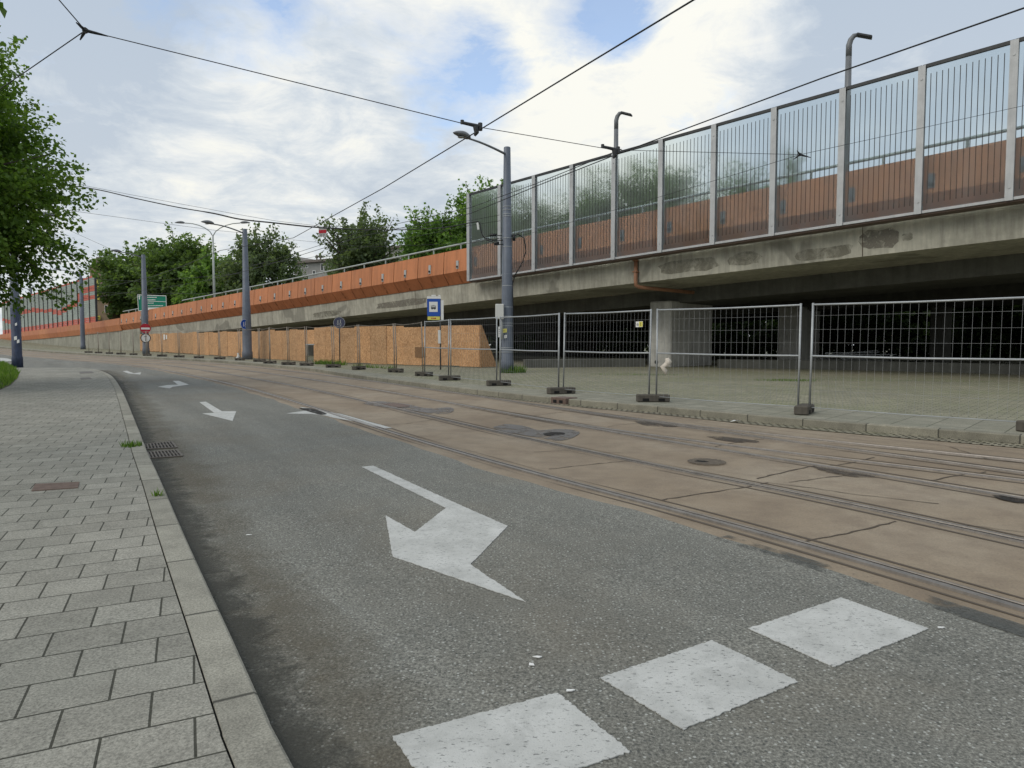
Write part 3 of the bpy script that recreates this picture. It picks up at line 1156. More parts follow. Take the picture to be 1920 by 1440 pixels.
def manhole():
    base = gp(1325, 867, 0.004)
    root = empty('manhole', base)
    tag(root, 'worn round manhole with a broken lid between the tram rails', 'manhole')
    mb = MB()
    mb.disc((0, 0, 0.006), (0, 0, 1), 0.33, 0.012, 28)
    mb.disc((0, 0, 0.009), (0, 0, 1), 0.31, 0.012, 28, 0, 0.28)
    for k in range(-4, 5):
        w_ = math.sqrt(0.225 ** 2 - (k * 0.05) ** 2)
        mb.obox((0, k * 0.05, 0.013), (w_, 0, 0), (0, 0.012, 0), (0, 0, 0.003))
    mb.build('lid', lidm, root)
    mb = MB()
    mb.disc((0, 0, 0.004), (0, 0, 1), 0.42, 0.012, 28, 0, 0.37)
    mb.build('ring', crackm, root)
    mb = MB()
    mb.slab([(-0.15, -0.01, 0.02), (-0.07, -0.07, 0.02), (0.01, -0.05, 0.02), (-0.02, 0.01, 0.02), (-0.10, 0.04, 0.02)], 0.004)
    mb.build('broken_gap', hole, root)


manhole()


def inlet():
    a, b = gp(1034, 756), gp(1063, 759)
    base = (a + b) / 2
    root = empty('kerb_inlet', base)
    tag(root, 'rusty cast kerb inlet with two openings set into the far kerb', 'drain')
    t = (b - a).normalized()
    t.z = 0
    n_ = Vector((-t.y, t.x, 0))
    if n_.dot(INW) < 0:
        n_ = -n_
    mb = MB()
    mb.bbox(Vector((0, 0, 0.065)) + n_ * 0.16, t * 0.25, n_ * 0.2, (0, 0, 0.085), 0.012)
    mb.build('casting', rust, root)
    for s in (-1, 1):
        mb = MB()
        mb.obox(Vector((0, 0, 0.06)) + t * 0.1 * s - n_ * 0.038, t * 0.055, n_ * 0.006, (0, 0, 0.035))
        mb.build('opening', hole, root)


inlet()
# litter
mb = MB()
c = gp(1378, 790, 0.02)
mb.slab([c + Vector((-0.09, -0.02, 0.0)), c + Vector((0.02, -0.06, 0.03)), c + Vector((0.1, 0.01, 0.01)), c + Vector((0.0, 0.05, 0.02))], 0.004)
tag(mb.build('paper_scrap', paper), 'white scrap of paper lying in the gutter setts', 'litter')
for k, (px, py) in enumerate(((1007, 1232), (996, 1246), (467, 1003), (1070, 1295), (1765, 1177))):
    c = gp(px, py, 0.005)
    mb = MB()
    a = rnd.uniform(0, 3)
    mb.slab([c + Vector((math.cos(a + q) * r_, math.sin(a + q) * r_ * 0.6, 0.004)) for q, r_ in ((0, .022), (1.3, .01), (2.2, .02), (3.4, .024), (4.8, .012))], 0.004)
    tag(mb.build('paint_chip', white_p), ('white chip on the asphalt just beyond the middle square', 'smaller white chip beside the one beyond the middle square', 'white chip on the asphalt left of the large arrow', 'white chip at the far corner of the nearest square', 'white chip beside the square nearest the rails')[k], 'litter')


# weeds
def tuft(px, py, dz, r, h, n, label, seed, name='weed', stretch=None, mat=None):
    base = gp(px, py, dz)
    rg = random.Random(seed)
    pts = []
    for _ in range(n):
        a, q = rg.uniform(0, 6.28), r * math.sqrt(rg.random())
        d = Vector((math.cos(a) * q, math.sin(a) * q, 0))
        if stretch:
            d = Vector(stretch) * rg.uniform(-1, 1) + d
        x, y = base.x + d.x, base.y + d.y
        pts.append((x, y, g(x, y) + dz))
    o = blades(name, pts, h, mat or grassm, seed, None, base)
    o.location = base
    tag(o, label, 'weed', kind='stuff' if stretch else None)
    return o


tuft(247, 838, 0.04, 0.13, 0.09, 130, 'green weed tuft in the near kerb beside the drain grates', 1)
tuft(298, 931, 0.04, 0.05, 0.07, 40, 'tiny green weed in a near kerb joint', 2)
tuft(962, 699, 0.12, 0.5, 0.30, 300, 'leafy green weeds around the foot of the nearest tram pole', 3)
tuft(618, 684, 0.12, 0.25, 0.28, 320, 'weeds at the bottom of the plywood boards beside the hatch', 4, stretch=(-0.9, 0.9, 0))
tuft(700, 690, 0.12, 0.2, 0.2, 160, 'sparse weeds below the middle of the plywood boards', 6, stretch=(-1.2, 1.2, 0))
tuft(1475, 714, 0.125, 0.45, 0.07, 420, 'low weed patch growing between the plaza pavers', 7, stretch=(0.7, -0.2, 0))
tuft(1210, 703, 0.125, 0.25, 0.06, 300, 'thin line of weeds on the plaza near the pier', 8, stretch=(2.2, -0.4, 0))
tuft(1660, 714, 0.125, 0.15, 0.05, 260, 'thin line of weeds on the plaza at the right', 9, stretch=(3.2, -0.6, 0))

# ================================================================== VIADUCT
VP1, VP2 = Vector((1.08, 34.4, 0)), Vector((15.0, 20.8, 0))
VT = (VP2 - VP1).normalized()
VN = Vector((-VT.y, VT.x, 0))  # inward, away from the road
if VN.dot(Vector((0, 1, 0))) < 0:
    VN = -VN
UP = Vector((0, 0, 1))


def vt(px):
    """distance along the viaduct edge where the sight line of column px meets it"""
    k = (px - 960) / F
    # VP1 + t*VT = s*(k, cp-ish) ; use the exact horizontal ray at the horizon row
    d = ray(px, 650)
    den = VT.x * d.y - VT.y * d.x
    return (VP1.y * d.x - VP1.x * d.y) / den


def vto(px, o):
    d = ray(px, 650)
    q = VP1 + VN * o
    return (q.y * d.x - q.x * d.y) / (VT.x * d.y - VT.y * d.x)


def vp(t, o, z):
    p = VP1 + VT * t + VN * o
    return Vector((p.x, p.y, z))


def vz(px, py, o=0.0):
    a = VP1 + VN * o
    return on_plan(px, py, a, a + VT).z


bot = [(62, 636), (178, 625), (227, 620), (262, 614), (312, 607), (457, 589), (660, 561), (735, 550), (880, 527), (1000, 510), (1148, 485), (1333, 457), (1571, 424), (1716, 403), (1886, 380)]
_t = np.array([vt(x) for x, y in bot])
_z = np.array([vz(x, y) for x, y in bot])
_c = np.polyfit(_t, _z, 4)
TMAX, TMIN = _t[-1], _t[0]


def zb(t):
    if t > TMAX:
        d = np.polyval(np.polyder(_c), TMAX)
        return float(np.polyval(_c, TMAX) + d * (t - TMAX))
    if t < TMIN:
        d = np.polyval(np.polyder(_c), TMIN)
        return float(np.polyval(_c, TMIN) + d * (t - TMIN))
    return float(np.polyval(_c, t))


T883, T1886 = vt(884.5), vt(1883)
BAY = (T1886 - T883) / 10.0
TEND = T1886 + BAY * 9
TJ = vt(226)                      # joint with the abutment
TFAR = vt(20)
PH = 1.86                         # cladding height

via = empty('viaduct', vp(0, 6, g(0, 40)))
tag(via, 'long concrete road viaduct with orange clad edge rising to the right', 'viaduct')
VO = via.location.copy()


def vframes(t0, t1, step=2.0):
    n = max(2, int((t1 - t0) / step))
    return [(vp(t0 + (t1 - t0) * i / n, 0, zb(t0 + (t1 - t0) * i / n)), VN, UP) for i in range(n + 1)]


def vsweep(name, prof, mat, t0, t1, parent=via, step=2.4, label=None):
    mb = MB()
    mb.sweep(vframes(t0, t1, step), prof, 0, True)
    o = mb.build(name, mat, parent, VO)
    if label:
        o['label'] = label
    return o


# deck: edge beam, cantilever slab, two box girders
vsweep('edge_beam', [(0.51, -0.012), (0.58, -1.08), (0.95, -1.1), (1.0, -0.012)], conc, TJ + 0.2, TEND)
vsweep('deck_slab', [(0.96, -0.02), (0.953, -1.09), (4.2, -1.12), (8.9, -1.12), (12.0, -1.05), (12.2, 0.0)], conc, TJ + 0.2, TEND)
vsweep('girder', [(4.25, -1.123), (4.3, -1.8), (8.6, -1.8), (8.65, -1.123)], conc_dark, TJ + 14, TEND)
# orange cladding, one folded panel per bay
k0 = int((TJ - T883) / BAY)
panels = []
tt = []
k = 0
while T883 - k * BAY > TJ + 0.8:
    tt.append((T883 - (k + 1) * BAY, T883 - k * BAY))
    k += 1
tt = tt + [(T883 + i * BAY, T883 + (i + 1) * BAY) for i in range(18)]
FOLD = 0.62
for i, (a, b) in enumerate(tt):
    a = max(a, TJ)
    gap = 0.03
    fr = [(vp(q, 0, zb(q)), VN, UP) for q in (a + gap, b - gap)]
    mb = MB()
    mb.sweep(fr, [(0.10, PH), (0.02, FOLD + 0.004), (0.055, FOLD + 0.004), (0.14, PH)], 0, True)
    o = mb.build('cladding_panel', orange_hi, via, VO)
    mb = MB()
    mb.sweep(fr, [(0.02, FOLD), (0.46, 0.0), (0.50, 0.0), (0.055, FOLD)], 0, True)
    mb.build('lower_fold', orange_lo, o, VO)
    # bracket plate in the middle of the upper face
    m_ = (a + b) / 2 + rnd.uniform(-0.05, 0.05) if i < k else a + 0.3
    z = zb(m_)
    mb = MB()
    hh = rnd.uniform(0.21, 0.25)
    mb.obox(vp(m_, 0.03, z + 1.02), VT * 0.10, VN * 0.018, UP * hh, 0)
    mb.obox(vp(m_, -0.01, z + 1.02 - hh * 0.5), VT * 0.05, VN * 0.035, UP * 0.05, 1)
    q = mb.build('bracket', [grey_p if i < k else lampgrey, darkmetal], o, VO)
    if i < k:
        w_ = rnd.uniform(0.05, 0.11)
        mb = MB()
        mb.add([vp(m_ - w_ * 0.7, 0.012, z + FOLD + rnd.uniform(0.1, 0.3)), vp(m_ + w_ * 0.7, 0.012, z + FOLD + 0.2), vp(m_ + w_, 0.014, z + FOLD - 0.01), vp(m_ + w_, 0.435, z + 0.02), vp(m_ - w_, 0.435, z + 0.02), vp(m_ - w_, 0.014, z + FOLD - 0.01)], [(0, 5, 2, 1), (5, 4, 3, 2)])
        mb.build('rust_streak', streakm, o, VO)
# inner parapet wall behind the cladding
vsweep('parapet_wall', [(0.52, -0.01), (0.52, PH - 0.1), (0.80, PH - 0.1), (0.80, -0.01)], conc, TJ + 0.2, TEND)


def handrail(t0, t1):
    mb = MB()
    n = max(2, int((t1 - t0) / BAY * 2))
    mb.tube([vp(t0 + (t1 - t0) * i / n, 0.3, zb(t0 + (t1 - t0) * i / n) + PH + 0.33) for i in range(n + 1)], 0.055, 8)
    o = mb.build('handrail', railpaint, via, VO, True)
    n = int((t1 - t0) / BAY)
    mb = MB()
    for i in range(n + 1):
        q = T883 + math.ceil((t0 - T883) / BAY) * BAY + i * BAY + BAY * 0.5
        if q > t1:
            break
        mb.box(*(vp(q, 0.3, zb(q) + PH - 0.12) - Vector((0.035, 0.035, 0))), *(vp(q, 0.3, zb(q) + PH + 0.31) + Vector((0.035, 0.035, 0))))
    mb.build('baluster', railpaint, o, VO)


handrail(vt(338), TEND)
handrail(TJ + 0.3, vt(262))
# drain pipe over the pier
tp = vt(1180)
mb = MB()
p0, z0 = vp(tp, 0.42, 0), zb(tp)
mb.tube([vp(tp, 0.44, z0 - 0.02), vp(tp, 0.44, z0 - 1.0), vp(tp, 0.47, z0 - 1.2), vp(tp + 0.1, 0.6, z0 - 1.28), vp(tp + 1.2, 3.4, z0 - 1.42)], 0.085, 10)
for q in (0.1, 0.6):
    mb.obox(vp(tp, 0.45, z0 - q), VT * 0.11, VN * 0.11, UP * 0.03)
mb.build('drain_pipe', pipe_o, via, VO, True)
# spalled concrete on the edge beam
for (x0, x1, y0, y1, sd) in ((1232, 1352, 484, 512, 1), (1365, 1428, 472, 498, 2), (1488, 1603, 462, 486, 3), (1610, 1690, 428, 468, 4), (1690, 1712, 436, 452, 7), (700, 800, 562, 576, 5), (585, 640, 583, 594, 6)):
    rg = random.Random(sd)
    n = 16
    pts = []
    for i in range(n):
        a = 2 * math.pi * i / n
        px = (x0 + x1) / 2 + (x1 - x0) / 2 * math.copysign(abs(math.cos(a)) ** 0.6, math.cos(a)) * rg.uniform(0.82, 1.05)
        py = (y0 + y1) / 2 + (y1 - y0) / 2 * math.copysign(abs(math.sin(a)) ** 0.6, math.sin(a)) * rg.uniform(0.75, 1.08)
        a_ = VP1 + VN * 0.54
        p = on_plan(px, py - (px - (x0 + x1) / 2) * 0.125, a_, a_ + VT)
        t_ = (p - VP1).dot(VT)
        zz = p.z - zb(t_)
        zz = max(-1.06, min(-0.04, zz))
        o_ = 0.51 + 0.07 * (-zz / 1.08) - 0.006
        pts.append(vp(t_, o_, zb(t_) + zz))
    c_ = sum(pts, Vector()) / n
    mb = MB()
    mb.add(pts + [p + VN * 0.02 for p in pts], [tuple(range(n))] + [(i, (i + 1) % n, (i + 1) % n + n, i + n) for i in range(n)])
    mb.build('spalled_patch', spallx if sd in (4, 5) else spallm, via, VO)


for px in (1196, 1612, 512, 780):
    t_ = vto(px, 0.55)
    mb = MB()
    z_ = zb(t_)
    mb.add([vp(t_ - 0.015, 0.504, z_ - 0.02), vp(t_ + 0.015, 0.504, z_ - 0.02), vp(t_ + 0.015, 0.573, z_ - 1.075), vp(t_ - 0.015, 0.573, z_ - 1.075),
            vp(t_ - 0.015, 0.53, z_ - 0.02), vp(t_ + 0.015, 0.53, z_ - 0.02), vp(t_ + 0.015, 0.60, z_ - 1.075), vp(t_ - 0.015, 0.60, z_ - 1.075)],
           [(0, 1, 2, 3), (7, 6, 5, 4), (0, 4, 5, 1), (1, 5, 6, 2), (2, 6, 7, 3), (3, 7, 4, 0)])
    mb.build('expansion_joint', crackm, via, VO)


def pier(x_corner, n_, w, d, top, dark=False, owner=via, off=None):
    t = None
    k = ray(x_corner, 650)
    s = (VP1.dot(VN) + n_) / (VN.x * k.x + VN.y * k.y)
    p = Vector((k.x * s, k.y * s, 0))
    b = g(p.x, p.y) + 0.1
    c = p - VT * w / 2 + VN * d / 2
    mb = MB()
    mb.bbox((c.x, c.y, (b + top) / 2), VT * w / 2, VN * d / 2, UP * (top - b) / 2, 0.05)
    mb.build('pier', conc_dark if dark else conc_pier, owner, off or VO)
    return p


pp = pier(1258, 3.54, 1.22, 4.07, zb(vt(1240)) - 1.78)
tpier = (pp - VP1).dot(VT)
for q in (-26, 22, 44):
    c = VP1 + VT * (tpier + q) + VN * 5.5
    if q < 0:
        c = VP1 + VT * vt(505) + VN * 5.0
    b = g(c.x, c.y)
    tq = (c - VP1).dot(VT)
    mb = MB()
    mb.bbox((c.x, c.y, (b + zb(tq) - 1.79) / 2), VT * 0.6, VN * 2.0, UP * (zb(tq) - 1.79 - b) / 2, 0.05)
    mb.build('pier', conc_pier, via, VO)
# round weep hole in the pier
mb = MB()
c = on_plan(1231, 679, pp, pp + VT)
mb.disc(c - VN * 0.012, VN, 0.08, 0.02, 20)
mb.disc(c - VN * 0.016, VN, 0.095, 0.02, 20, 0, 0.078)
mb.build('pipe_opening', hole, via, VO)
# bearing block on the pier
mb = MB()
c = pp - VT * 0.6 + VN * 2.3
tz = zb(tpier) - 1.78
mb.bbox((c.x, c.y, tz + 0.33), VT * 0.45, VN * 1.3, UP * 0.31, 0.03)
mb.build('bearing_block', conc_dark, via, VO)

# second carriageway behind
via2 = empty('viaduct', vp(-10, 20, g(0, 50)))
tag(via2, 'dark second viaduct behind the first one, seen only from below', 'viaduct')
V2 = via2.location.copy()
vsweep2 = lambda name, prof, mat: (lambda mb: (mb.sweep(vframes(-26, TEND, 3), prof, 0, True), mb.build(name, mat, via2, V2)))(MB())
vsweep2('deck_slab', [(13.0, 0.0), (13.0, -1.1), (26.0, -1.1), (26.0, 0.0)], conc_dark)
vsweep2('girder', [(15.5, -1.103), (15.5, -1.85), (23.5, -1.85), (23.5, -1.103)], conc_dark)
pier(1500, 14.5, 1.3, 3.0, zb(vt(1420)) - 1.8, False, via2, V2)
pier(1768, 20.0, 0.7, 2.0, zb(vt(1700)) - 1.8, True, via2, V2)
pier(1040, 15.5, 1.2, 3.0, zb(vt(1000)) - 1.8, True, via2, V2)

# abutment ramp: lower parapet, retaining wall
ab = empty('ramp_wall', vp(TJ - 20, 0, g(-60, 95)))
tag(ab, 'concrete ramp wall with rust stained orange parapet at the far left end', 'wall')
AO = ab.location.copy()
TF2 = TJ - 95
n_ = 16
for i in range(n_):
    a, b = TJ - 0.05 - (TJ - TF2) * i / n_, TJ - 0.05 - (TJ - TF2) * (i + 1) / n_
    mb = MB()
    mb.sweep([(vp(q, 0, zb(q) - 0.02), VN, UP) for q in (b + 0.02, a - 0.02)], [(0.02, 1.45), (0.02, 0.7), (0.2, 0.0), (0.5, 0.0), (0.5, 1.45)], 0, True)
    mb.build('parapet_panel', orange_lo if i % 3 else orange_hi, ab, AO)
mb = MB()
fr = [(vp(TJ - (TJ - TF2) * i / 24 + 6 * (1 - i / 24), 0, 0), VN, UP) for i in range(25)]
vs, fs = [], []
for o_, a_, u_ in fr:
    t_ = (o_ - VP1).dot(VT)
    zt = zb(t_) + 0.0
    zg = g(o_.x, o_.y) - 0.4
    for pr in ((0.3, max(zt - 0.01, zg + 0.1)), (0.3, zg), (1.2, zg), (1.2, max(zt - 0.01, zg + 0.1))):
        p = o_ + VN * pr[0]
        vs.append(Vector((p.x, p.y, pr[1])))
for i in range(24):
    for k in range(4):
        fs.append((i * 4 + k, i * 4 + (k + 1) % 4, (i + 1) * 4 + (k + 1) % 4, (i + 1) * 4 + k))
fs += [(0, 1, 2, 3), (99, 98, 97, 96)]
mb.add(vs, fs)
mb.build('retaining_wall', conc_wall, ab, AO)

# coloured noise barrier on the ramp
nb = empty('noise_barrier', vp(TJ - 20, 0.3, zb(TJ - 20) + 1.4))
tag(nb, 'tall grey slatted noise barrier with stepped red stripes on the ramp', 'noise barrier')
NO = nb.location.copy()
ta, tb = vt(178.5), vt(178.5) - 62
nbay = 22
for i in range(nbay):
    a, b = ta + (tb - ta) * i / nbay, ta + (tb - ta) * (i + 1) / nbay
    m0 = MB()
    zig = [3.1, 3.3, 3.1, 2.7, 2.5, 2.2, 2.0, 2.3, 2.6, 2.6, 2.9, 3.0, 3.2][i % 13]
    rows = 24
    H0 = lambda t: zb(t) + 1.45
    for r_ in range(rows):
        z = r_ * 0.25
        red = (z < 0.75) or abs(z - zig) < 0.33 or z > 5.6 or (i < 2 and abs(z - 4.2) < 0.33)
        if i == 2 and abs(z - 3.7) < 0.3:
            red = True
        p, q = vp(a, 0.3, 0), vp(b, 0.3, 0)
        c = (p + q) / 2
        zc = (H0(a) + H0(b)) / 2
        m0.obox((c.x, c.y, zc + z + 0.12), (p - q) / 2 * 0.97, VN * (0.05 if r_ % 2 else 0.062), UP * 0.112, 1 if red else 0)
    m0.build('slat_panel', [nb_grey, nb_red], nb, NO)
    mb = MB()
    p = vp(a, 0.27, 0)
    mb.obox((p.x, p.y, H0(a) + 3.0), VT * 0.07, VN * 0.12, UP * 3.05)
    mb.build('post', darkmetal, nb, NO)

# transparent noise barrier
tb_ = empty('glass_noise_barrier', vp(T883, -0.12, zb(T883)))
tag(tb_, 'transparent noise barrier with thin dark bird stripes and grey steel posts', 'noise barrier')
TO = tb_.location.copy()
HB = 4.62
OB = -0.16
for i in range(19):
    t = T883 + BAY * i
    z = zb(t)
    mb = MB()
    mb.obox(vp(t, OB - 0.09, z + HB / 2), VT * 0.105, VN * 0.008, UP * (HB / 2 + 0.03))
    mb.obox(vp(t, OB, z + HB / 2), VT * 0.006, VN * 0.082, UP * (HB / 2 + 0.02))
    mb.obox(vp(t, OB + 0.09, z + HB / 2), VT * 0.10, VN * 0.008, UP * (HB / 2 + 0.02))
    for q in (0.35, HB - 0.4):
        mb.disc(vp(t, OB - 0.105, z + q), VN, 0.035, 0.02, 8)
    mb.build('post', barpost, tb_, TO)
    if i == 18:
        break
    t1 = t + BAY
    z1 = zb(t1)
    m0 = MB()
    a, b = t + 0.115, t1 - 0.115
    za, zb1 = zb(a), zb(b)
    o0, o1 = OB - 0.012, OB + 0.012
    vs = [vp(a, o0, za + 0.07), vp(b, o0, zb1 + 0.07), vp(b, o0, zb1 + HB - 0.05), vp(a, o0, za + HB - 0.05),
          vp(a, o1, za + 0.07), vp(b, o1, zb1 + 0.07), vp(b, o1, zb1 + HB - 0.05), vp(a, o1, za + HB - 0.05)]
    m0.add(vs, [(0, 1, 2, 3), (7, 6, 5, 4), (0, 4, 5, 1), (1, 5, 6, 2), (2, 6, 7, 3), (3, 7, 4, 0)], 0)
    for k in range(13):
        q = a + (b - a) * (k + 0.8) / 13.6
        zz = zb(q)
        m0.obox(vp(q, o0 - 0.006, zz + (HB + 0.02) / 2), VT * 0.011, VN * 0.004, UP * (HB / 2 - 0.27), 1)
    m0.build('panel', [glass, darkmetal], tb_, TO)
    # top rail, bottom sill and orange kerb strip
    mb = MB()
    mb.sweep([(vp(q, OB, zb(q)), VN, UP) for q in (t + 0.01, t1 - 0.01)], [(-0.05, HB + 0.06), (-0.05, HB - 0.045), (0.05, HB - 0.045), (0.05, HB + 0.06)], 0, True)
    mb.build('top_rail', darkmetal, tb_, TO)
    mb = MB()
    mb.sweep([(vp(q, OB, zb(q)), VN, UP) for q in (t + 0.11, t1 - 0.11)], [(-0.06, 0.065), (-0.06, -0.02), (0.06, -0.02), (0.06, 0.065)], 0, True)
    mb.build('sill', barpost, tb_, TO)
    mb = MB()
    mb.sweep([(vp(q, OB, zb(q)), VN, UP) for q in (t + 0.003, t1 - 0.003)], [(0.0, -0.025), (0.0, -0.075), (0.55, -0.075), (0.55, -0.025)], 0, True)
    mb.build('flashing', rust, tb_, TO)


# ================================================================== LAMPS, POLES
def lamp_head(mb, c, out, m=0, L=0.75):
    """flattened oval cobra-type head, pointing along out"""
    out = Vector(out).normalized()
    side = out.cross(UP).normalized()
    n, k_ = 12, 9
    vs, fs = [], []
    for i in range(k_ + 1):
        u = i / k_
        w = 0.17 * (math.sin(math.pi * min(1, u ** 0.8)) ** 0.7) + 0.025
        h = 0.13 * (math.sin(math.pi * min(1, u ** 0.75)) ** 0.8) + 0.02
        for j in range(n):
            a = 2 * math.pi * j / n
            zz = math.sin(a) * h
            zz = zz if zz > 0 else zz * 0.55
            vs.append(Vector(c) + out * (u * L) + side * math.cos(a) * w + UP * (zz + 0.03 * math.sin(math.pi * u)))
    for i in range(k_):
        for j in range(n):
            fs.append((i * n + j, i * n + (j + 1) % n, (i + 1) * n + (j + 1) % n, (i + 1) * n + j))
    fs += [tuple(range(n))[::-1], tuple(k_ * n + j for j in range(n))]
    mb.add(vs, fs, m)


ACROSS = -VN


def tram_pole(base, H, label, r0=0.24, r1=0.135, arm=2.04, adir=None, rise=0.36, mat=None, lamp=True, paint_low=None):
    root = empty('tram_pole', base)
    tag(root, label, 'pole', 'tapered tram poles with street lamps')
    mb = MB()
    mb.lathe((0, 0, 0), [(r0 * 1.12, 0), (r0 * 1.12, 0.5), (r0, 0.55), (r0 * 0.97, 2.0), (r1 * 1.5, H * 0.55), (r1 * 1.42, H * 0.552), (r1, H), (r1 * 0.9, H + 0.02)], 20)
    mb.build('pole', mat or polepaint, root, (0, 0, 0), True)
    if paint_low:
        mb = MB()
        mb.lathe((0, 0, 0), [(r0 * 1.13, 0.0), (r0 * 1.13, 0.5), (r0 * 1.012, 0.56), (r0 * 0.985, 3.0)], 20)
        mb.build('poster_wrap', paint_low, root, (0, 0, 0), True)
    if lamp:
        d = adir or ACROSS
        pts = []
        for i in range(9):
            u = i / 8
            pts.append(Vector((0, 0, H - 0.28)) + d * (arm * u) + UP * (rise * math.sin(u * math.pi / 2)))
        mb = MB()
        mb.tube(pts, [0.05 - 0.012 * i / 8 for i in range(9)], 8)
        arm_o = mb.build('arm', lampgrey, root, (0, 0, 0), True)
        mb = MB()
        lamp_head(mb, pts[-1] - d * 0.06 + UP * 0.01, d + UP * 0.05, 0, 0.85)
        h = mb.build('lamp_head', lampgrey, root, (0, 0, 0), True)
        mb = MB()
        c = pts[-1] + d * 0.42 - UP * 0.035
        mb.lathe(c, [(0.03, -0.03), (0.10, -0.022), (0.125, 0.0)], 12)
        mb.build('cover', lampglass, h, (0, 0, 0), True)
    return root


pb1 = gp(951, 699, 0.12)
p1 = tram_pole(pb1, at(938, 277, pb1.y).z - pb1.z, 'tall blue grey tram pole with lamp arm, right of the tram stop sign', rise=0.2)
pb2 = gp(464, 674, 0.12)
p2 = tram_pole(pb2, at(459, 430, pb2.y).z - pb2.z, 'blue grey tram pole in front of the plywood boards, round blue sign on it', 0.30, 0.15)
pb3 = gp(274, 664, 0.12)
p3 = tram_pole(pb3, at(267, 478, pb3.y).z - pb3.z, 'blue grey tram pole behind the no entry sign', 0.27, 0.16, 1.8)
pb4 = gp(156, 655, 0.12)
p4 = tram_pole(pb4, at(152, 510, pb4.y).z - pb4.z, 'blue grey tram pole in front of the red striped noise barrier', 0.26, 0.15, 2.05)
pb5 = on_plan(62, 643, (pb3.x, pb3.y), (pb4.x, pb4.y))
pb5.z = g(pb5.x, pb5.y) + 0.1
p5 = tram_pole(pb5, 9.3, 'farthest tram pole at the left, half hidden by the maple leaves', 0.25, 0.15, 2.05)
pbl = gp(33, 689, 0.05)
pl = tram_pole(pbl, 7.7, 'dark blue postered pole at the edge of the grass verge', 0.215, 0.13, 1.2, -ACROSS, 0.36, polepaint, True, poledark)
mb = MB()
for px, py, w in ((29, 634, .07), (34, 640, .06), (30, 608, .05)):
    c = at(px, py, pbl.y - 0.235)
    mb.obox(c, (w, 0, 0.02), (0, 0.004, 0), (0, 0, w * 1.3))
mb.build('poster', white_p, pl, pbl)

# fittings on the nearest pole: bands, cable box, loops
D1 = lambda px, py, f=0.0: at(px, py, pb1.y - f)
for py in (388, 394, 402, 406, 447, 463, 515, 536, 576, 593, 606, 611, 652, 660):
    z = D1(945, py).z - pb1.z
    Hh = at(938, 277, pb1.y).z - pb1.z
    r = 0.245 - 0.11 * min(1, z / Hh) + 0.012
    mb = MB()
    mb.lathe((0, 0, z), [(r, -0.014), (r + 0.004, -0.012), (r + 0.004, 0.012), (r, 0.014)], 20)
    mb.build('band', galv, p1)
mb = MB()
zc = D1(945, 447).z - pb1.z
mb.tube([(-0.2, -0.05, zc + .1), (-0.75, -0.05, zc + .12), (-0.85, -0.05, zc), (-0.5, -0.05, zc - 0.1), (-0.18, -0.05, zc - .08)], 0.018, 6)
mb.tube([(-0.15, -0.1, zc - .25), (-0.5, -0.1, zc - .28), (-0.62, -0.1, zc - 0.1)], 0.018, 6)
mb.obox((-0.55, -0.06, zc + 0.12), (0.14, 0, 0), (0, 0.05, 0), (0, 0, 0.05))
mb.obox((-0.42, -0.06, zc - 0.2), (0.10, 0, 0), (0, 0.05, 0), (0, 0, 0.06))
mb.tube([(0.15, 0, zc + .08), (0.45, 0, zc + .16), (0.68, 0, zc + 0.02), (0.75, 0, zc - 0.5), (0.62, 0, zc - 0.95), (0.3, 0, zc - 1.5), (0.22, 0, zc - 1.8), (0.235, 0, zc - 3.2), (0.255, 0, zc - 4.5)], 0.026, 6)
mb.obox((0.28, -0.05, zc + 0.02), (0.06, 0, 0), (0, 0.05, 0), (0, 0, 0.12))
mb.build('cable_loop', wirem, p1, (0, 0, 0), True)
bx = empty('switch_box', pb1 + Vector((-0.30, -0.32, D1(938, 585).z - pb1.z)))
tag(bx, 'pale grey switch box strapped to the nearest tram pole', 'box')
mb = MB()
mb.bbox((0, 0, 0), (0.17, 0, 0), (0, 0.10, 0), (0, 0, 0.30), 0.015)
mb.build('housing', box_p, bx)
mb = MB()
mb.bbox((0, -0.107, 0), (0.15, 0, 0), (0, 0.006, 0), (0, 0, 0.28), 0.004)
mb.build('door', box_p, bx)
mb = MB()
mb.tube([(0.05, 0, -0.3), (0.07, 0.02, -0.6), (0.09, 0.05, -1.1)], 0.05, 8)
mb.build('conduit', grey_p, bx, (0, 0, 0), True)
for px, py, w, h_, m_, lb in ((945, 620, 0.055 * 2, 0.075, ybanner, 'yellow notice taped to the nearest tram pole'), (937, 622, 0.06, 0.21, white_p, 'long white notice taped beside the yellow one'), (948, 631, 0.05, 0.06, white_p, 'small white sticker low on the nearest tram pole')):
    c = at(px, py, pb1.y - 0.29)
    o = MB()
    o.obox((0, 0, 0), (w, 0, 0.01), (0, 0.005, 0), (0, 0, h_), 0)
    for q in range(3):
        o.obox((0, -0.007, h_ * (0.4 - 0.4 * q)), (w * 0.6, 0, 0), (0, 0.002, 0), (0, 0, h_ * 0.06), 1)
    ob = o.build('notice', [m_, darkmetal])
    ob.location = c
    tag(ob, lb, 'notice')

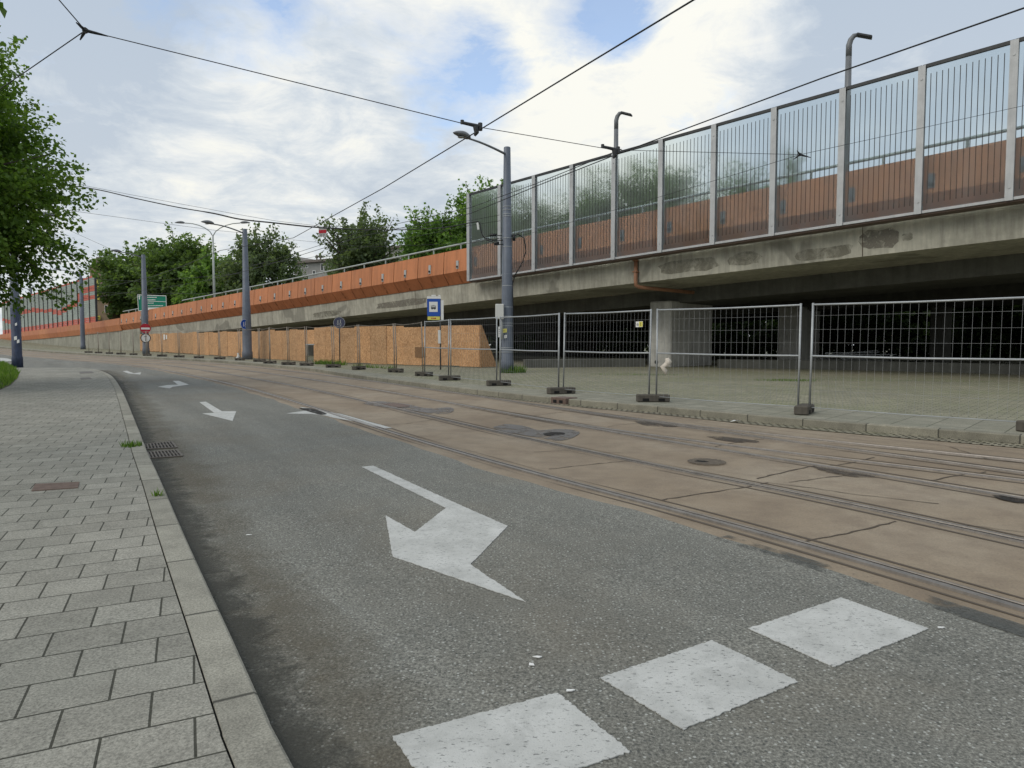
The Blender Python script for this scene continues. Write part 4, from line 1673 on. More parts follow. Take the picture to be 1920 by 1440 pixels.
# lamps on the viaduct
for px, ptop, lab in ((1152, 212, 'hooked street lamp on the viaduct edge, nearer the middle'), (1577, 70, 'hooked street lamp on the viaduct edge, at the right')):
    t = vto(px, 0.55)
    a_ = vp(t, 0.55, zb(t) + 0.02)
    ztop = vz(px, ptop, 0.55)
    root = empty('street_lamp', a_)
    tag(root, lab, 'street lamp', 'hooked street lamps on the viaduct')
    H = ztop - a_.z
    mb = MB()
    mb.lathe((0, 0, 0), [(0.125, 0), (0.115, H * 0.6), (0.10, H - 0.75)], 14)
    mb.build('pole', lampgrey, root, (0, 0, 0), True)
    mb = MB()
    d = VN * 0.35 + VT * 0.94
    d.normalize()
    mb.tube([(0, 0, H - 0.75), (0, 0, H - 0.35), d * 0.05 + UP * (H - 0.18), d * 0.15 + UP * (H - 0.06), d * 0.28 + UP * (H - 0.04)], [0.10, 0.10, 0.095, 0.085, 0.06], 12)
    mb.build('neck', lampgrey, root, (0, 0, 0), True)
    mb = MB()
    mb.bbox(d * 0.48 + UP * (H - 0.13), d * 0.24 - UP * 0.09, d.cross(UP) * 0.12, UP * 0.045, 0.02)
    mb.build('lamp_head', darkmetal, root)

# double-armed lamp behind the left end
t = vto(404, 0.6)
b = vp(t, 0.6, zb(t) + 0.3)
root = empty('street_lamp', b)
tag(root, 'slim pale double armed street lamp on the viaduct before the trees', 'street lamp')
H = at(400, 441, b.y).z - b.z
mb = MB()
mb.lathe((0, 0, 0), [(0.13, 0), (0.10, H * 0.5), (0.07, H)], 12)
mb.build('pole', railpaint, root, (0, 0, 0), True)
for s in (-1, 1):
    L_ = 2.5
    pts = [Vector((0, 0, H - 0.1))] + [Vector((s * L_ * (u ** 1.4), 0, H + 1.1 * math.sin(u * math.pi / 2))) for u in (0.2, 0.4, 0.6, 0.8, 1.0)]
    mb = MB()
    mb.tube(pts, 0.045, 8)
    mb.build('arm', railpaint, root, (0, 0, 0), True)
    mb = MB()
    lamp_head(mb, pts[-1], (s, 0, 0.02), 0, 0.95)
    mb.build('lamp_head', lampgrey, root, (0, 0, 0), True)

# ================================================================== FENCE
joint_px = [(1508, 775), (1224, 753), (1052, 738), (935, 723), (843, 713), (795, 705), (742, 698), (673, 693), (625, 689), (575, 685.5), (541, 684), (506, 681.5)]
J = [gp(x, y, 0.13) for x, y in joint_px]
J = [Vector((J[0].x + 3.5 * 0.71, J[0].y - 3.5 * 0.70, 0)), ] + J
J = [Vector((J[0].x + 3.5 * 0.74, J[0].y - 3.5 * 0.67, 0)), ] + J
ext = [p for p in offset(C1, 5.6) if p.y > J[-1].y + 1.5]
ext = resample([Vector((J[-1].x, J[-1].y, 0))] + ext, 3.4)[1:]
J += [p for p in ext if p.y < 68]
J = [Vector((p.x, p.y, g(p.x, p.y) + 0.128)) for p in J]
FH = 2.0


def make_panel():
    root = empty('mesh_fence_panel')
    W = 1.0   # unit width, scaled per span
    r = 0.021
    for x in (0.018, W - 0.018):
        m0 = MB()
        m0.lathe((0, 0, 0.03), [(r, 0), (r, FH - 0.03)], 8)
        m0.v = [(x + a / 3.4, b, c) for a, b, c in m0.v]
        m0.build('frame_post', galv, root, (0, 0, 0), True)
    for z in (FH - 0.03, 1.04, 0.10):
        mb = MB()
        mb.tube([(0.02, 0, z), (0.5, 0.012, z - 0.012), (W - 0.02, 0, z)], 0.017 if z > 0.5 else 0.006, 8)
        mb.build('rail', galv, root, (0, 0, 0), True)
    mb = MB()
    n = 27
    for k in range(1, n):
        x = W * k / n
        mb.obox((x, 0.008, FH / 2 + 0.03), (0.0014 / 3.4, 0, 0), (0, 0.0014, 0), (0, 0, FH / 2 - 0.06))
    for z in (0.42, 1.28, 1.52, 1.77):
        mb.obox((W / 2, 0.004, z), (W / 2 - 0.02, 0, 0), (0, 0.0014, 0), (0, 0, 0.0014))
    mb.build('wire_mesh', wire_galv, root)
    return root


def make_old_panel():
    """the older dull panels before the boards: leaning posts, thin rails"""
    root = empty('mesh_fence_panel')
    for x in (0.018, 0.982):
        mb = MB()
        ps = [(x, 0, 0.03), (x - 0.012, 0.01, 0.9), (x - 0.034, -0.01, FH - 0.02)]
        mb.tube(ps, 0.019, 7)
        mb.v = [(x + (a - x) * 0.55, b, c) for a, b, c in mb.v]
        mb.build('frame_post', dullpost, root, (0, 0, 0), True)
    for z, r in ((FH - 0.05, 0.012), (0.10, 0.006)):
        mb = MB()
        mb.tube([(0.0, 0, z), (0.3, 0.03, z - 0.05), (0.7, -0.02, z - 0.03), (0.97, 0, z)], r, 6)
        mb.build('rail', dullpost, root, (0, 0, 0), True)
    mb = MB()
    for k in range(1, 27):
        mb.obox((k / 27, 0.008, FH / 2), (0.0011 / 3.4, 0, 0), (0, 0.0011, 0), (0, 0, FH / 2 - 0.08))
    for z in (0.42, 1.04, 1.5):
        mb.obox((0.5, 0.004, z), (0.48, 0, 0), (0, 0.0012, 0), (0, 0, 0.0012))
    mb.build('wire_mesh', dullpost, root)
    return root


dullpost = worn('dull_fence_steel', (0.25, 0.22, 0.185), 0.75, 0.1, 0.3, 4)


def make_foot():
    o = MB()
    o.bbox((0, 0, 0.08), (0.35, 0, 0), (0, 0.12, 0), (0, 0, 0.08), 0.018)
    root = empty('weight_block')
    o.build('block', foot_con, root)
    for s in (-1, 1):
        mb = MB()
        mb.obox((s * 0.17, -0.1215, 0.05), (0.07, 0, 0), (0, 0.002, 0), (0, 0, 0.03))
        mb.build('recess', hole, root)
    return root


proto_p, proto_o, proto_f = make_panel(), make_old_panel(), make_foot()
where_p = ['at the right picture edge', 'right of the concrete pier', 'in front of the concrete pier', 'with the yellow white tag', 'in front of the nearest tram pole', 'before the slanted plywood end', 'behind the tram stop sign']
for i in range(len(J) - 1):
    a, b = J[i + 1], J[i]
    o = (proto_p if i == 0 else copy_tree(proto_p)) if i < 7 else (proto_o if i == 7 else copy_tree(proto_o))
    d = b - a
    Lw_ = math.hypot(d.x, d.y)
    o.location = a + Vector((d.x, d.y, 0)) / Lw_ * 0.03 + UP * 0.02
    o.rotation_euler = (rnd.uniform(-0.012, 0.012), -math.atan2(d.z, Lw_), math.atan2(d.y, d.x))
    o.scale = ((Lw_ - 0.09), 1, 1)
    if i < 7:
        lb = 'galvanised mesh fence panel ' + where_p[i]
    else:
        lb = 'mesh fence panel before the plywood boards, %s from the right' % ORD[i]
    tag(o, lb, 'fence panel', 'temporary mesh fence along the far kerb')
rots = [0.15, 1.0, -0.03, 0.35, 0.3, 0.25, -0.55, -0.6, 1.1, 0.2, -0.3, -0.1, -0.2]
where_f = ['cut by the right picture edge', 'right of the pier, seen end on', 'below the yellow white tag', 'right of the kerb inlet post pair', 'at the foot of the nearest tram pole', 'left of the nearest tram pole', 'right below the tram stop sign']
for i, p in enumerate(J[1:]):
    o = proto_f if i == 0 else copy_tree(proto_f)
    o.location = p + UP * 0.0
    d = J[min(i + 2, len(J) - 1)] - p if i + 2 < len(J) else p - J[i]
    o.rotation_euler = (0, 0, (rots[i] if i < len(rots) else rnd.uniform(-.5, .5)))
    lb = 'concrete fence weight ' + where_f[i] if i < 7 else 'dark fence weight before the plywood boards, %s from the right' % ORD[i]
    tag(o, lb, 'fence weight', 'concrete weights under the mesh fence')
# tag on the fence
a, b = J[4], J[3]
c = on_plan(1200, 608, a, b)
root = empty('fence_tag', c)
root.rotation_euler = (0, 0, math.atan2((b - a).y, (b - a).x))
tag(root, 'small yellow and white tag wired to the fence left of the pier', 'tag')
mb = MB()
mb.obox((0, -0.025, 0), (0.098, 0, 0), (0, 0.002, 0), (0, 0, 0.062), 0)
mb.obox((0.045, -0.028, 0.0), (0.05, 0, 0), (0, 0.001, 0), (0, 0, 0.055), 1)
mb.build('plate', [white_p, ybanner], root)


def lettering(txt, size, mat, parent, loc, rot=(math.pi / 2, 0, 0), ext=0.001, name='lettering'):
    cu = bpy.data.curves.new(name, 'FONT')
    cu.body = txt
    cu.size = size
    cu.extrude = ext
    cu.align_x = 'CENTER'
    cu.align_y = 'CENTER'
    o = bpy.data.objects.new(name, cu)
    cu.materials.append(mat)
    o.location = loc
    o.rotation_euler = rot
    o.parent = parent
    COL.objects.link(o)
    # turn it into a plain mesh
    me = bpy.data.meshes.new_from_object(o.evaluated_get(bpy.context.evaluated_depsgraph_get()))
    m = bpy.data.objects.new(name, me)
    m.location, m.rotation_euler = loc, rot
    m.parent = parent
    COL.objects.link(m)
    bpy.data.objects.remove(o)
    return m


lettering('n', 0.11, black_p, root, (-0.045, -0.031, 0.0))
lettering('E', 0.095, flat('olive_print', (0.16, 0.17, 0.03)), root, (0.04, -0.031, 0.0))
# plastic bag caught on the fence
mb = MB()
c = on_plan(1248, 682, J[3], J[2])
rg = random.Random(4)
pts = [c + Vector((0.02, -0.05, 0.12)), c + Vector((0.05, -0.06, 0.05)), c + Vector((0.0, -0.05, -0.03)), c + Vector((-0.07, -0.05, -0.06)), c + Vector((-0.02, -0.06, -0.16)), c + Vector((0.0, -0.05, -0.22))]
mb.tube(pts, [0.04, 0.07, 0.055, 0.05, 0.045, 0.015], 9)
mb.v = [(x + rg.uniform(-.012, .012), y, z + rg.uniform(-.012, .012)) for x, y, z in mb.v]
tag(mb.build('plastic_bag', flat('dirty_plastic', (0.62, 0.56, 0.48)), None, (0, 0, 0), True), 'crumpled pale plastic bag caught on the fence before the pier', 'litter')

# ================================================================== PLYWOOD HOARDING
hp_px = [(899, 689.5), (740, 684.5), (600, 680), (460, 671), (340, 663), (238, 656)]
Hb_ = [gp(x, y, 0.13) for x, y in hp_px]
Hb_ = resample([Vector((p.x, p.y, 0)) for p in Hb_], 1.25)
hoard = empty('plywood_hoarding', (Hb_[0].x, Hb_[0].y, g(Hb_[0].x, Hb_[0].y) + 0.13))
tag(hoard, 'long hoarding of bare strand boards under the viaduct edge', 'hoarding')
HO = hoard.location.copy()
hatch_t = None
for i in range(len(Hb_) - 1):
    a, b = Hb_[i], Hb_[i + 1]
    d = (b - a).normalized()
    n_ = Vector((d.y, -d.x, 0))
    if n_.dot(VN) < 0:
        n_ = -n_
    z0 = g(a.x, a.y) + 0.17
    z1 = g(b.x, b.y) + 0.17
    px_mid = 960 + F * ((a.x + b.x) / 2) / ((a.y + b.y) / 2)
    top = 1.98 + 0.03 * math.sin(i * 1.7) + rnd.choice((0, 0, 0.04, -0.03)) - (0.1 if px_mid < 590 else 0.0)
    lift = rnd.uniform(-0.02, 0.03)
    off_ = rnd.uniform(0, 0.03)
    mb = MB()
    is_hatch = (px_mid < 592 and hatch_t is None and px_mid < 586)
    A0, B0 = a + n_ * off_ + d * 0.006, b + n_ * off_ - d * 0.006

    def board(p, q, za, zb_, ta_, tb__):
        vs = []
        for s, w_ in ((p, 0), (q, 0), (q, 1), (p, 1)):
            pass
        lo = [Vector((p.x, p.y, za)), Vector((q.x, q.y, zb_)), Vector((q.x, q.y, tb__)), Vector((p.x, p.y, ta_))]
        hi = [v + n_ * 0.022 for v in lo]
        mb.add(lo + hi, [(0, 3, 2, 1), (4, 5, 6, 7), (0, 1, 5, 4), (1, 2, 6, 5), (2, 3, 7, 6), (3, 0, 4, 7)])

    if is_hatch:
        hatch_t = (a, b, n_, d, z0)
        board(A0, B0, z0 + 1.02, z1 + 1.02, z0 + top, z1 + top)
        board(A0, A0 + d * 0.12, z0, z0, z0 + 1.0, z0 + 1.0)
        mb.build('board', osb, hoard, HO)
        m2 = MB()
        c = (A0 + B0) / 2
        m2.obox((c.x, c.y, z0 + 1.0), d * 0.62, n_ * 0.03, UP * 0.03)
        m2.build('hatch_lintel', galv, hoard, HO)
        m2 = MB()
        hb = A0 + d * 0.15
        mid = (hb + n_ * 0.45) 
        m2.obox(Vector((mid.x, mid.y, z0 + 0.5)), n_ * 0.45, d * 0.011, UP * 0.48)
        m2.build('open_hatch', osb, hoard, HO)
        continue
    board(A0, B0, z0 + lift, z1 + lift, z0 + top, z1 + top)
    o = mb.build('board', osb, hoard, HO)
# timber rail and posts behind
for i in range(0, len(Hb_) - 1, 2):
    mb = MB()
    a, b = Hb_[i], Hb_[i + 1]
    d = (b - a).normalized()
    n_ = Vector((-d.y, d.x, 0))
    if n_.dot(VN) < 0:
        n_ = -n_
    p = a + n_ * 0.12
    z = g(p.x, p.y) + 0.13
    mb.obox((p.x, p.y, z + 0.93), d * 0.04, n_ * 0.04, UP * 0.93)
    mb.build('timber_stud', osb, hoard, HO)
# slanted end board
a, d = Hb_[0], (Hb_[0] - Hb_[1]).normalized()
z = g(a.x, a.y) + 0.16
e = gp(929, 690, 0.13)
ev = VN.copy()
Lb = 1.12
mb = MB()
nn = Vector((ev.y, -ev.x, 0)) * 0.02
p0 = a + d * 0.03
tri = [Vector((p0.x, p0.y, z)), Vector((p0.x + ev.x * Lb, p0.y + ev.y * Lb, z)), Vector((p0.x + ev.x * 0.12, p0.y + ev.y * 0.12, z + 1.98)), Vector((p0.x, p0.y, z + 2.0))]
mb.add(tri + [q + nn for q in tri], [(0, 1, 2, 3), (7, 6, 5, 4), (0, 4, 5, 1), (1, 5, 6, 2), (2, 6, 7, 3), (3, 7, 4, 0)])
mb.build('end_board', osb, hoard, HO)
# darker patch board nailed on
i = min(range(len(Hb_) - 1), key=lambda k: abs(960 + F * Hb_[k].x / Hb_[k].y - 788))
a, b = Hb_[i], Hb_[i + 1]
d = (b - a).normalized()
c = on_plan(788, 660, a, b)
n_ = Vector((d.y, -d.x, 0))
if n_.dot(VN) > 0:
    n_ = -n_
mb = MB()
mb.obox(c + n_ * 0.03, d * 0.33, n_ * 0.011, UP * 0.25)
o = mb.build('patch_board', worn('weathered_board', (0.22, 0.12, 0.055), 0.8, 0, 0.3, 10), hoard, HO)
o['label'] = 'darker square board nailed over a hole'
mb = MB()
c = on_plan(311, 632, Hb_[-8], Hb_[-1])
for q in (-0.25, 0.2):
    mb.obox(c + n_ * 0.06 + d * q, d * 0.14, n_ * 0.003, UP * (0.2 if q < 0 else 0.26))
mb.build('paper_notice', paper, hoard, HO)

# low dark wall under the viaduct, scrap rods on it
wl = [gp(x, y, 0.12) for x, y in ((985, 690), (1210, 688))] + [gp(x, y, 0.12) for x, y in ((1345, 690), (1600, 694), (1920, 703), (2300, 716))]
lw = empty('low_wall', wl[3])
tag(lw, 'low dark concrete wall running under the viaduct behind the plaza', 'wall')
for (i, j) in ((0, 1), (2, 5)):
    seg = [Vector((p.x, p.y, 0)) for p in wl[i:j + 1]]
    fr = []
    for k, p in enumerate(seg):
        t_ = (seg[min(k + 1, len(seg) - 1)] - seg[max(k - 1, 0)]).normalized()
        s_ = Vector((-t_.y, t_.x, 0))
        fr.append((Vector((p.x, p.y, g(p.x, p.y) + 0.1)), s_, UP))
    mb = MB()
    mb.sweep(fr, [(0, 0), (0.02, 0.40), (0.05, 0.43), (0.5, 0.43), (0.5, 0.0)], 0, True)
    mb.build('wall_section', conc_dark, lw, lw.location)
rb = gp(1600, 680, 0.0)
rods = empty('rod_pile', at(1600, 668, wl[3].y + 1.0))
tag(rods, 'pile of pale metal rods lying on the low wall under the viaduct', 'rods')
mb = MB()
rg = random.Random(8)
for k in range(11):
    c = Vector((rg.uniform(-.5, .5), rg.uniform(-.4, .4), rg.uniform(-0.1, 0.2)))
    a = rg.uniform(-0.16, 0.16)
    L_ = rg.uniform(1.0, 1.7)
    h = Vector((L_, rg.uniform(-.3, .3), a * L_ * 0.7))
    mb.tube([c - h, c + h], 0.02, 6)
mb.build('rods', galv, rods)
mb = MB()
mb.bbox((0.0, 0.1, -0.28), (1.5, 0, 0), (0, 0.35, 0), (0, 0, 0.14), 0.03)
mb.build('pallet', conc_dark, rods)

# ================================================================== SIGNS
def facing(p):
    """unit vector from a sign to the camera, level"""
    v = Vector((-p.x, -p.y, 0))
    return v.normalized()


# tram stop sign
sb = gp(826, 693, 0.13)
root = empty('tram_stop_sign', sb)
tag(root, 'blue and yellow tram stop sign on a thin dark post in front of the boards', 'sign')
S = lambda px, py: at(px, py, sb.y) - sb
mb = MB()
mb.tube([(0, 0, 0), (0, 0, S(826, 556).z)], 0.032, 10)
mb.build('post', darkmetal, root, (0, 0, 0), True)


def plate(name, x0, y0, x1, y1, mat, dy=-0.045, th=0.008, par=root, lab=None):
    a, b = S(x0, y0), S(x1, y1)
    mb = MB()
    mb.bbox(((a.x + b.x) / 2, dy, (a.z + b.z) / 2), ((b.x - a.x) / 2, 0, 0), (0, th, 0), (0, 0, abs(a.z - b.z) / 2), 0.004)
    o = mb.build(name, mat, par)
    if lab:
        o['label'] = lab
    return o


bp = plate('board', 801, 560, 826, 593, blue_p)
plate('header', 801, 556, 827, 560.5, white_p, -0.045)
plate('white_panel', 805, 566, 821, 585, white_p, -0.056, 0.003, bp)
yb = plate('yellow_strip', 802, 593.5, 825, 600, ybanner, -0.045)
plate('timetable', 826.5, 563, 832, 600, white_p, -0.03, 0.006)
plate('timetable_box', 821.5, 619, 826.5, 644, white_p, -0.045, 0.02)
plate('line_tag', 809, 553, 817, 555.5, white_p, -0.03)
plate('line_tag', 822, 553, 826, 555.5, white_p, -0.03)
mb = MB()


def sbar(x0, y0, x1, y1, dy, m=0):
    a, b = S(x0, y0), S(x1, y1)
    mb.obox(((a.x + b.x) / 2, dy, (a.z + b.z) / 2), ((b.x - a.x) / 2, 0, 0), (0, 0.0015, 0), (0, 0, abs(a.z - b.z) / 2), m)


sbar(808.5, 576.3, 817.5, 579.2, -0.061)
sbar(808, 573.5, 818, 574.3, -0.061)
for x in (809.2, 811.6, 814, 816.4):
    sbar(x, 573.5, x + 0.5, 577, -0.061)
sbar(811, 572.3, 815, 572.8, -0.061)
sbar(809.5, 579.4, 811.5, 580.2, -0.061)
sbar(814.5, 579.4, 816.5, 580.2, -0.061)
mb.build('tram_symbol', black_p, bp)
mb = MB()
for x, w in ((809, 2.2), (812.2, 1.5), (814.5, 3.0)):
    sbar(x, 595.7, x + w, 598, -0.055)
mb.build('red_print', red_p, yb)

# no entry and straight ahead signs on one post
nb_ = pb3 - Vector((pb3.x, pb3.y, 0)).normalized() * 0.75
nb_.z = g(nb_.x, nb_.y) + 0.12
root = empty('no_entry_sign', nb_)
tag(root, 'round red no entry sign above a round white one before the farther pole', 'sign')
S = lambda px, py: at(px, py, nb_.y) - nb_
fc = facing(nb_)
mb = MB()
mb.tube([(0, 0, 0), (0, 0, S(272, 606).z)], 0.035, 8)
mb.build('post', galv, root, (0, 0, 0), True)
c = Vector((0, 0, S(272, 616).z)) + fc * 0.05
mb = MB()
mb.disc(c, fc, 0.43, 0.012, 28)
o = mb.build('red_disc', red_p, root)
sd = fc.cross(UP)
mb = MB()
mb.obox(c + fc * 0.01, sd * 0.34, fc * 0.002, UP * 0.085)
mb.build('white_bar', white_p, o)
c = Vector((0, 0, S(273, 634).z)) + fc * 0.05
mb = MB()
mb.disc(c, fc, 0.40, 0.012, 28)
o = mb.build('white_disc', white_p, root)
mb = MB()
mb.disc(c + fc * 0.009, fc, 0.41, 0.012, 28, 0, 0.345)
mb.build('dark_rim', black_p, o)
mb = MB()
q = c + fc * 0.011
mb.obox(q - UP * 0.06, sd * 0.035, fc * 0.002, UP * 0.2)
mb.add([q + sd * 0.12 + UP * 0.1, q - sd * 0.12 + UP * 0.1, q + UP * 0.28, q + sd * 0.12 + UP * 0.1 - fc * .004, q - sd * 0.12 + UP * 0.1 - fc * .004, q + UP * 0.28 - fc * .004], [(0, 1, 2), (5, 4, 3), (0, 3, 4, 1), (1, 4, 5, 2), (2, 5, 3, 0)])
mb.build('arrow', lampgrey, o)


def blue_round(px, py, Y, r, label, fmat, smat, tilt=0.0):
    c = at(px, py, Y)
    root = empty('round_sign', c)
    tag(root, label, 'sign')
    fc = Matrix.Rotation(tilt, 3, 'Z') @ facing(c)
    sd = fc.cross(UP)
    mb = MB()
    mb.disc((0, 0, 0), fc, r, 0.012, 26)
    o = mb.build('disc', fmat, root)
    mb = MB()
    mb.disc(fc * 0.009, fc, r * 0.99, 0.006, 26, 0, r * 0.93)
    mb.build('rim', smat, o)
    mb = MB()
    f = fc * 0.009
    # two walking figures: body, legs, head
    for s, k in ((-0.22, 1.0), (0.22, 0.75)):
        m_ = f + sd * (s * r) - UP * (0.05 * r)
        mb.disc(m_ + UP * (0.48 * r * k), fc, 0.10 * r, 0.004, 10)
        mb.obox(m_ + UP * 0.14 * r * k, sd * 0.075 * r, fc * 0.002, UP * 0.22 * r * k)
        for q in (-1, 1):
            mb.obox(m_ - UP * 0.3 * r * k + sd * q * 0.09 * r, sd * 0.04 * r - UP * 0.02 * r, fc * 0.002, UP * 0.24 * r * k + sd * q * 0.06 * r)
    mb.build('symbol', smat, o)
    return root


o = blue_round(458.5, 608, pb2.y - 0.35, 0.34, 'round blue footpath sign on the second tram pole from the right', blue_p, white_p, 0.75)
c = at(636, 605, gp(636, 684, .13).y + 0.7)
o = blue_round(636, 605, c.y, 0.31, 'dim round sign above the plywood boards under the viaduct', dim_p, grey_p)  # blue and white sign in dim and grey colours, shade painted in
mb = MB()
mb.tube([(0, 0.03, 0.1), (0, 0.03, g(c.x, c.y) - c.z + 0.1)], 0.03, 8)
mb.build('post', darkmetal, o, (0, 0, 0), True)

# green direction board above the cladding
gY = at(286, 570, 1).y * 1.0
t = vt(286)
p = vp(t, 1.2, 0)
Yg = p.y
root = empty('direction_sign', at(286, 585, Yg))
tag(root, 'green motorway direction board rising behind the orange cladding', 'sign')
RO = root.location.copy()
S = lambda px, py: at(px, py, Yg) - RO
a, b = S(258, 553), S(312, 583)
mb = MB()
bl, br, tr, tl = S(260, 583), S(312, 577), S(311.5, 555), S(258, 553)
mb.add([bl, br, tr, tl] + [q + Vector((0, 0.05, 0)) for q in (bl, br, tr, tl)], [(0, 1, 2, 3), (7, 6, 5, 4), (0, 4, 5, 1), (1, 5, 6, 2), (2, 6, 7, 3), (3, 7, 4, 0)])
bd = mb.build('board', green_p, root)
mb = MB()
for p_, q_ in ((bl, br), (br, tr), (tr, tl), (tl, bl)):
    mb.tube([p_ + Vector((0, -0.02, 0)), q_ + Vector((0, -0.02, 0))], 0.035, 4)
lp, lq = S(272, 564.5), S(311, 566)
mb.tube([lp - Vector((0, .02, 0)), lq - Vector((0, .02, 0))], 0.03, 4)
mb.build('white_border', white_p, bd)
mb = MB()
# unreadable place names: word-shaped strokes
rg = random.Random(2)
for y, x0, x1, m_ in ((557.5, 273, 293, 0), (562.3, 273.5, 291, 0), (568.3, 274, 288, 0), (573.3, 274, 305, 0)):
    x = x0
    while x < x1:
        w = rg.uniform(0.7, 1.5)
        h_ = rg.uniform(0.55, 0.95)
        c1, c2 = S(x, y - h_), S(x + w, y + 0.7)
        mb.obox(((c1.x + c2.x) / 2, -0.012, (c1.z + c2.z) / 2), (abs(c2.x - c1.x) / 2, 0, 0), (0, 0.006, 0), (0, 0, abs(c1.z - c2.z) / 2))
        x += w + rg.choice((0.25, 0.3, 0.35))
c1 = S(261.5, 557.5)
mb.obox(c1 + Vector((0, -0.012, -0.08)), (0.05, 0, 0), (0, 0.006, 0), (0, 0, 0.15))
mb.add([c1 + Vector((-0.13, -0.018, 0.05)), c1 + Vector((0.13, -0.018, 0.05)), c1 + Vector((0, -0.018, 0.25))], [(0, 1, 2)])
mb.build('lettering', white_p, bd)
mb = MB()
c1, c2 = S(273, 576.5), S(305, 581)
mb.obox(((c1.x + c2.x) / 2, -0.012, (c1.z + c2.z) / 2), (abs(c2.x - c1.x) / 2, 0, 0), (0, 0.006, 0), (0, 0, abs(c1.z - c2.z) / 2))
mb.build('white_band', white_p, bd)
mb = MB()
for px in (264, 305):
    q = S(px, 580)
    z1 = zb(vt(px)) + 0.02
    mb.tube([q + Vector((0, 0.1, 0.9)), Vector((q.x, q.y + 0.1, z1 - RO.z))], 0.06, 8)
mb.build('support', galv, root, (0, 0, 0), True)


# ================================================================== TREES
def tree(name, label, base, H, crown_z, rx, rz, seed, leaf, nb, nl, lmat, group=None, flat_=1.0, spread=0.10, upright=0.0, ry=None, trunk_r=None, lump=0.28, boxy=0.15):
    """tapered trunk with limbs, crown of leaf faces set along many sprays"""
    rg = np.random.default_rng(seed)
    root = empty(name, base)
    tag(root, label, 'tree', group)
    ry = ry or rx
    tr = trunk_r or H * 0.022
    mb = MB()
    top = crown_z + rz * 0.45
    lean = rg.uniform(-0.03, 0.03, 2) * H
    tp = [(lean[0] * u + rg.uniform(-.02, .02) * tr * 3, lean[1] * u, top * u) for u in np.linspace(0, 1, 8)]
    tp[0] = (0, 0, -0.15)
    mb.tube(tp, [tr * (1.25 if i == 0 else 1) * (1 - 0.82 * u) for i, u in enumerate(np.linspace(0, 1, 8))], 9)
    C = np.array([lean[0] * 0.7, lean[1] * 0.7, crown_z])
    ph = rg.uniform(0, 6.28, 6)

    def lobes(d):
        az = np.arctan2(d[..., 1], d[..., 0])
        return 1 + lump * (0.5 * np.sin(3 * az + ph[0] + 2 * d[..., 2]) + 0.35 * np.sin(5 * az + ph[1]) * np.cos(3 * d[..., 2] + ph[2]) + 0.4 * np.sin(4 * d[..., 2] + ph[3]))

    D = rg.normal(size=(nb, 3))
    D[:, 2] += upright
    D /= np.linalg.norm(D, axis=1, keepdims=True)
    rad = lobes(D) * (0.60 + 0.46 * rg.uniform(0, 1, nb) ** 0.7)
    hz = np.sqrt(D[:, 0] ** 2 + D[:, 1] ** 2)
    fat = np.clip(1 / np.maximum(hz, 0.3), 1, 3) ** boxy
    tips = C + D * np.stack([rx * fat, ry * fat, np.full(nb, rz)], 1) * rad[:, None]
    start = C + (tips - C) * 0.30
    start[:, 2] -= rz * 0.10
    # limbs: the longest sprays get wood
    order = np.argsort(-rad)[: max(10, nb // 14)]
    for i in order:
        z0 = min(max(start[i, 2] - rz * 0.35, H * 0.18), top * 0.95)
        p0 = Vector((lean[0] * z0 / top, lean[1] * z0 / top, z0))
        p2, p3 = Vector(start[i]), Vector(C + (tips[i] - C) * 0.88)
        mb.tube([p0, p0.lerp(p2, 0.6) + Vector((0, 0, rz * 0.05)), p2.lerp(p3, 0.35), p3], [tr * 0.42, tr * 0.3, tr * 0.2, tr * 0.05], 6)
    mb.build('trunk', bark, root, (0, 0, 0), True)
    n = nb * nl
    bi = np.repeat(np.arange(nb), nl)
    u = rg.uniform(0.12, 1.0, n) ** 0.75
    sag = -0.10 * rz * (u ** 2)
    sp = spread * (1.25 - 0.75 * u) * rx
    # per-spray sub twigs make small clumps
    ntw = 9
    tw = rg.normal(size=(nb, ntw, 3))
    ti = rg.integers(0, ntw, n)
    P = start[bi] + (tips[bi] - start[bi]) * u[:, None]
    P += tw[bi, ti] * sp[:, None] * 0.85 + rg.normal(size=(n, 3)) * sp[:, None] * 0.24
    P[:, 2] += sag
    ld = D[bi] * 0.6 + rg.normal(size=(n, 3)) * 0.75
    ld[:, 2] -= 0.45
    ld /= np.linalg.norm(ld, axis=1, keepdims=True)
    up = rg.normal(size=(n, 3)) * 0.55 + np.array([0, 0, 1.0])
    sd = np.cross(ld, up)
    sd /= np.linalg.norm(sd, axis=1, keepdims=True)
    nr = np.cross(sd, ld)
    ls = leaf * rg.uniform(0.6, 1.3, n)
    w = 0.42 * flat_
    V = np.empty((n, 4, 3))
    V[:, 0] = P
    V[:, 1] = P + ld * (ls * 0.45)[:, None] + sd * (ls * w)[:, None] + nr * (ls * 0.12)[:, None]
    V[:, 2] = P + ld * ls[:, None]
    V[:, 3] = P + ld * (ls * 0.45)[:, None] - sd * (ls * w)[:, None] + nr * (ls * 0.12)[:, None]
    tint = np.clip(rg.uniform(0.0, 1, n) * 0.55 + rg.uniform(0, 1, nb)[bi] * 0.45, 0, 1)
    np_mesh('crown', V.reshape(-1, 3), np.arange(n * 4).reshape(-1, 4), tint, lmat, root)
    return root


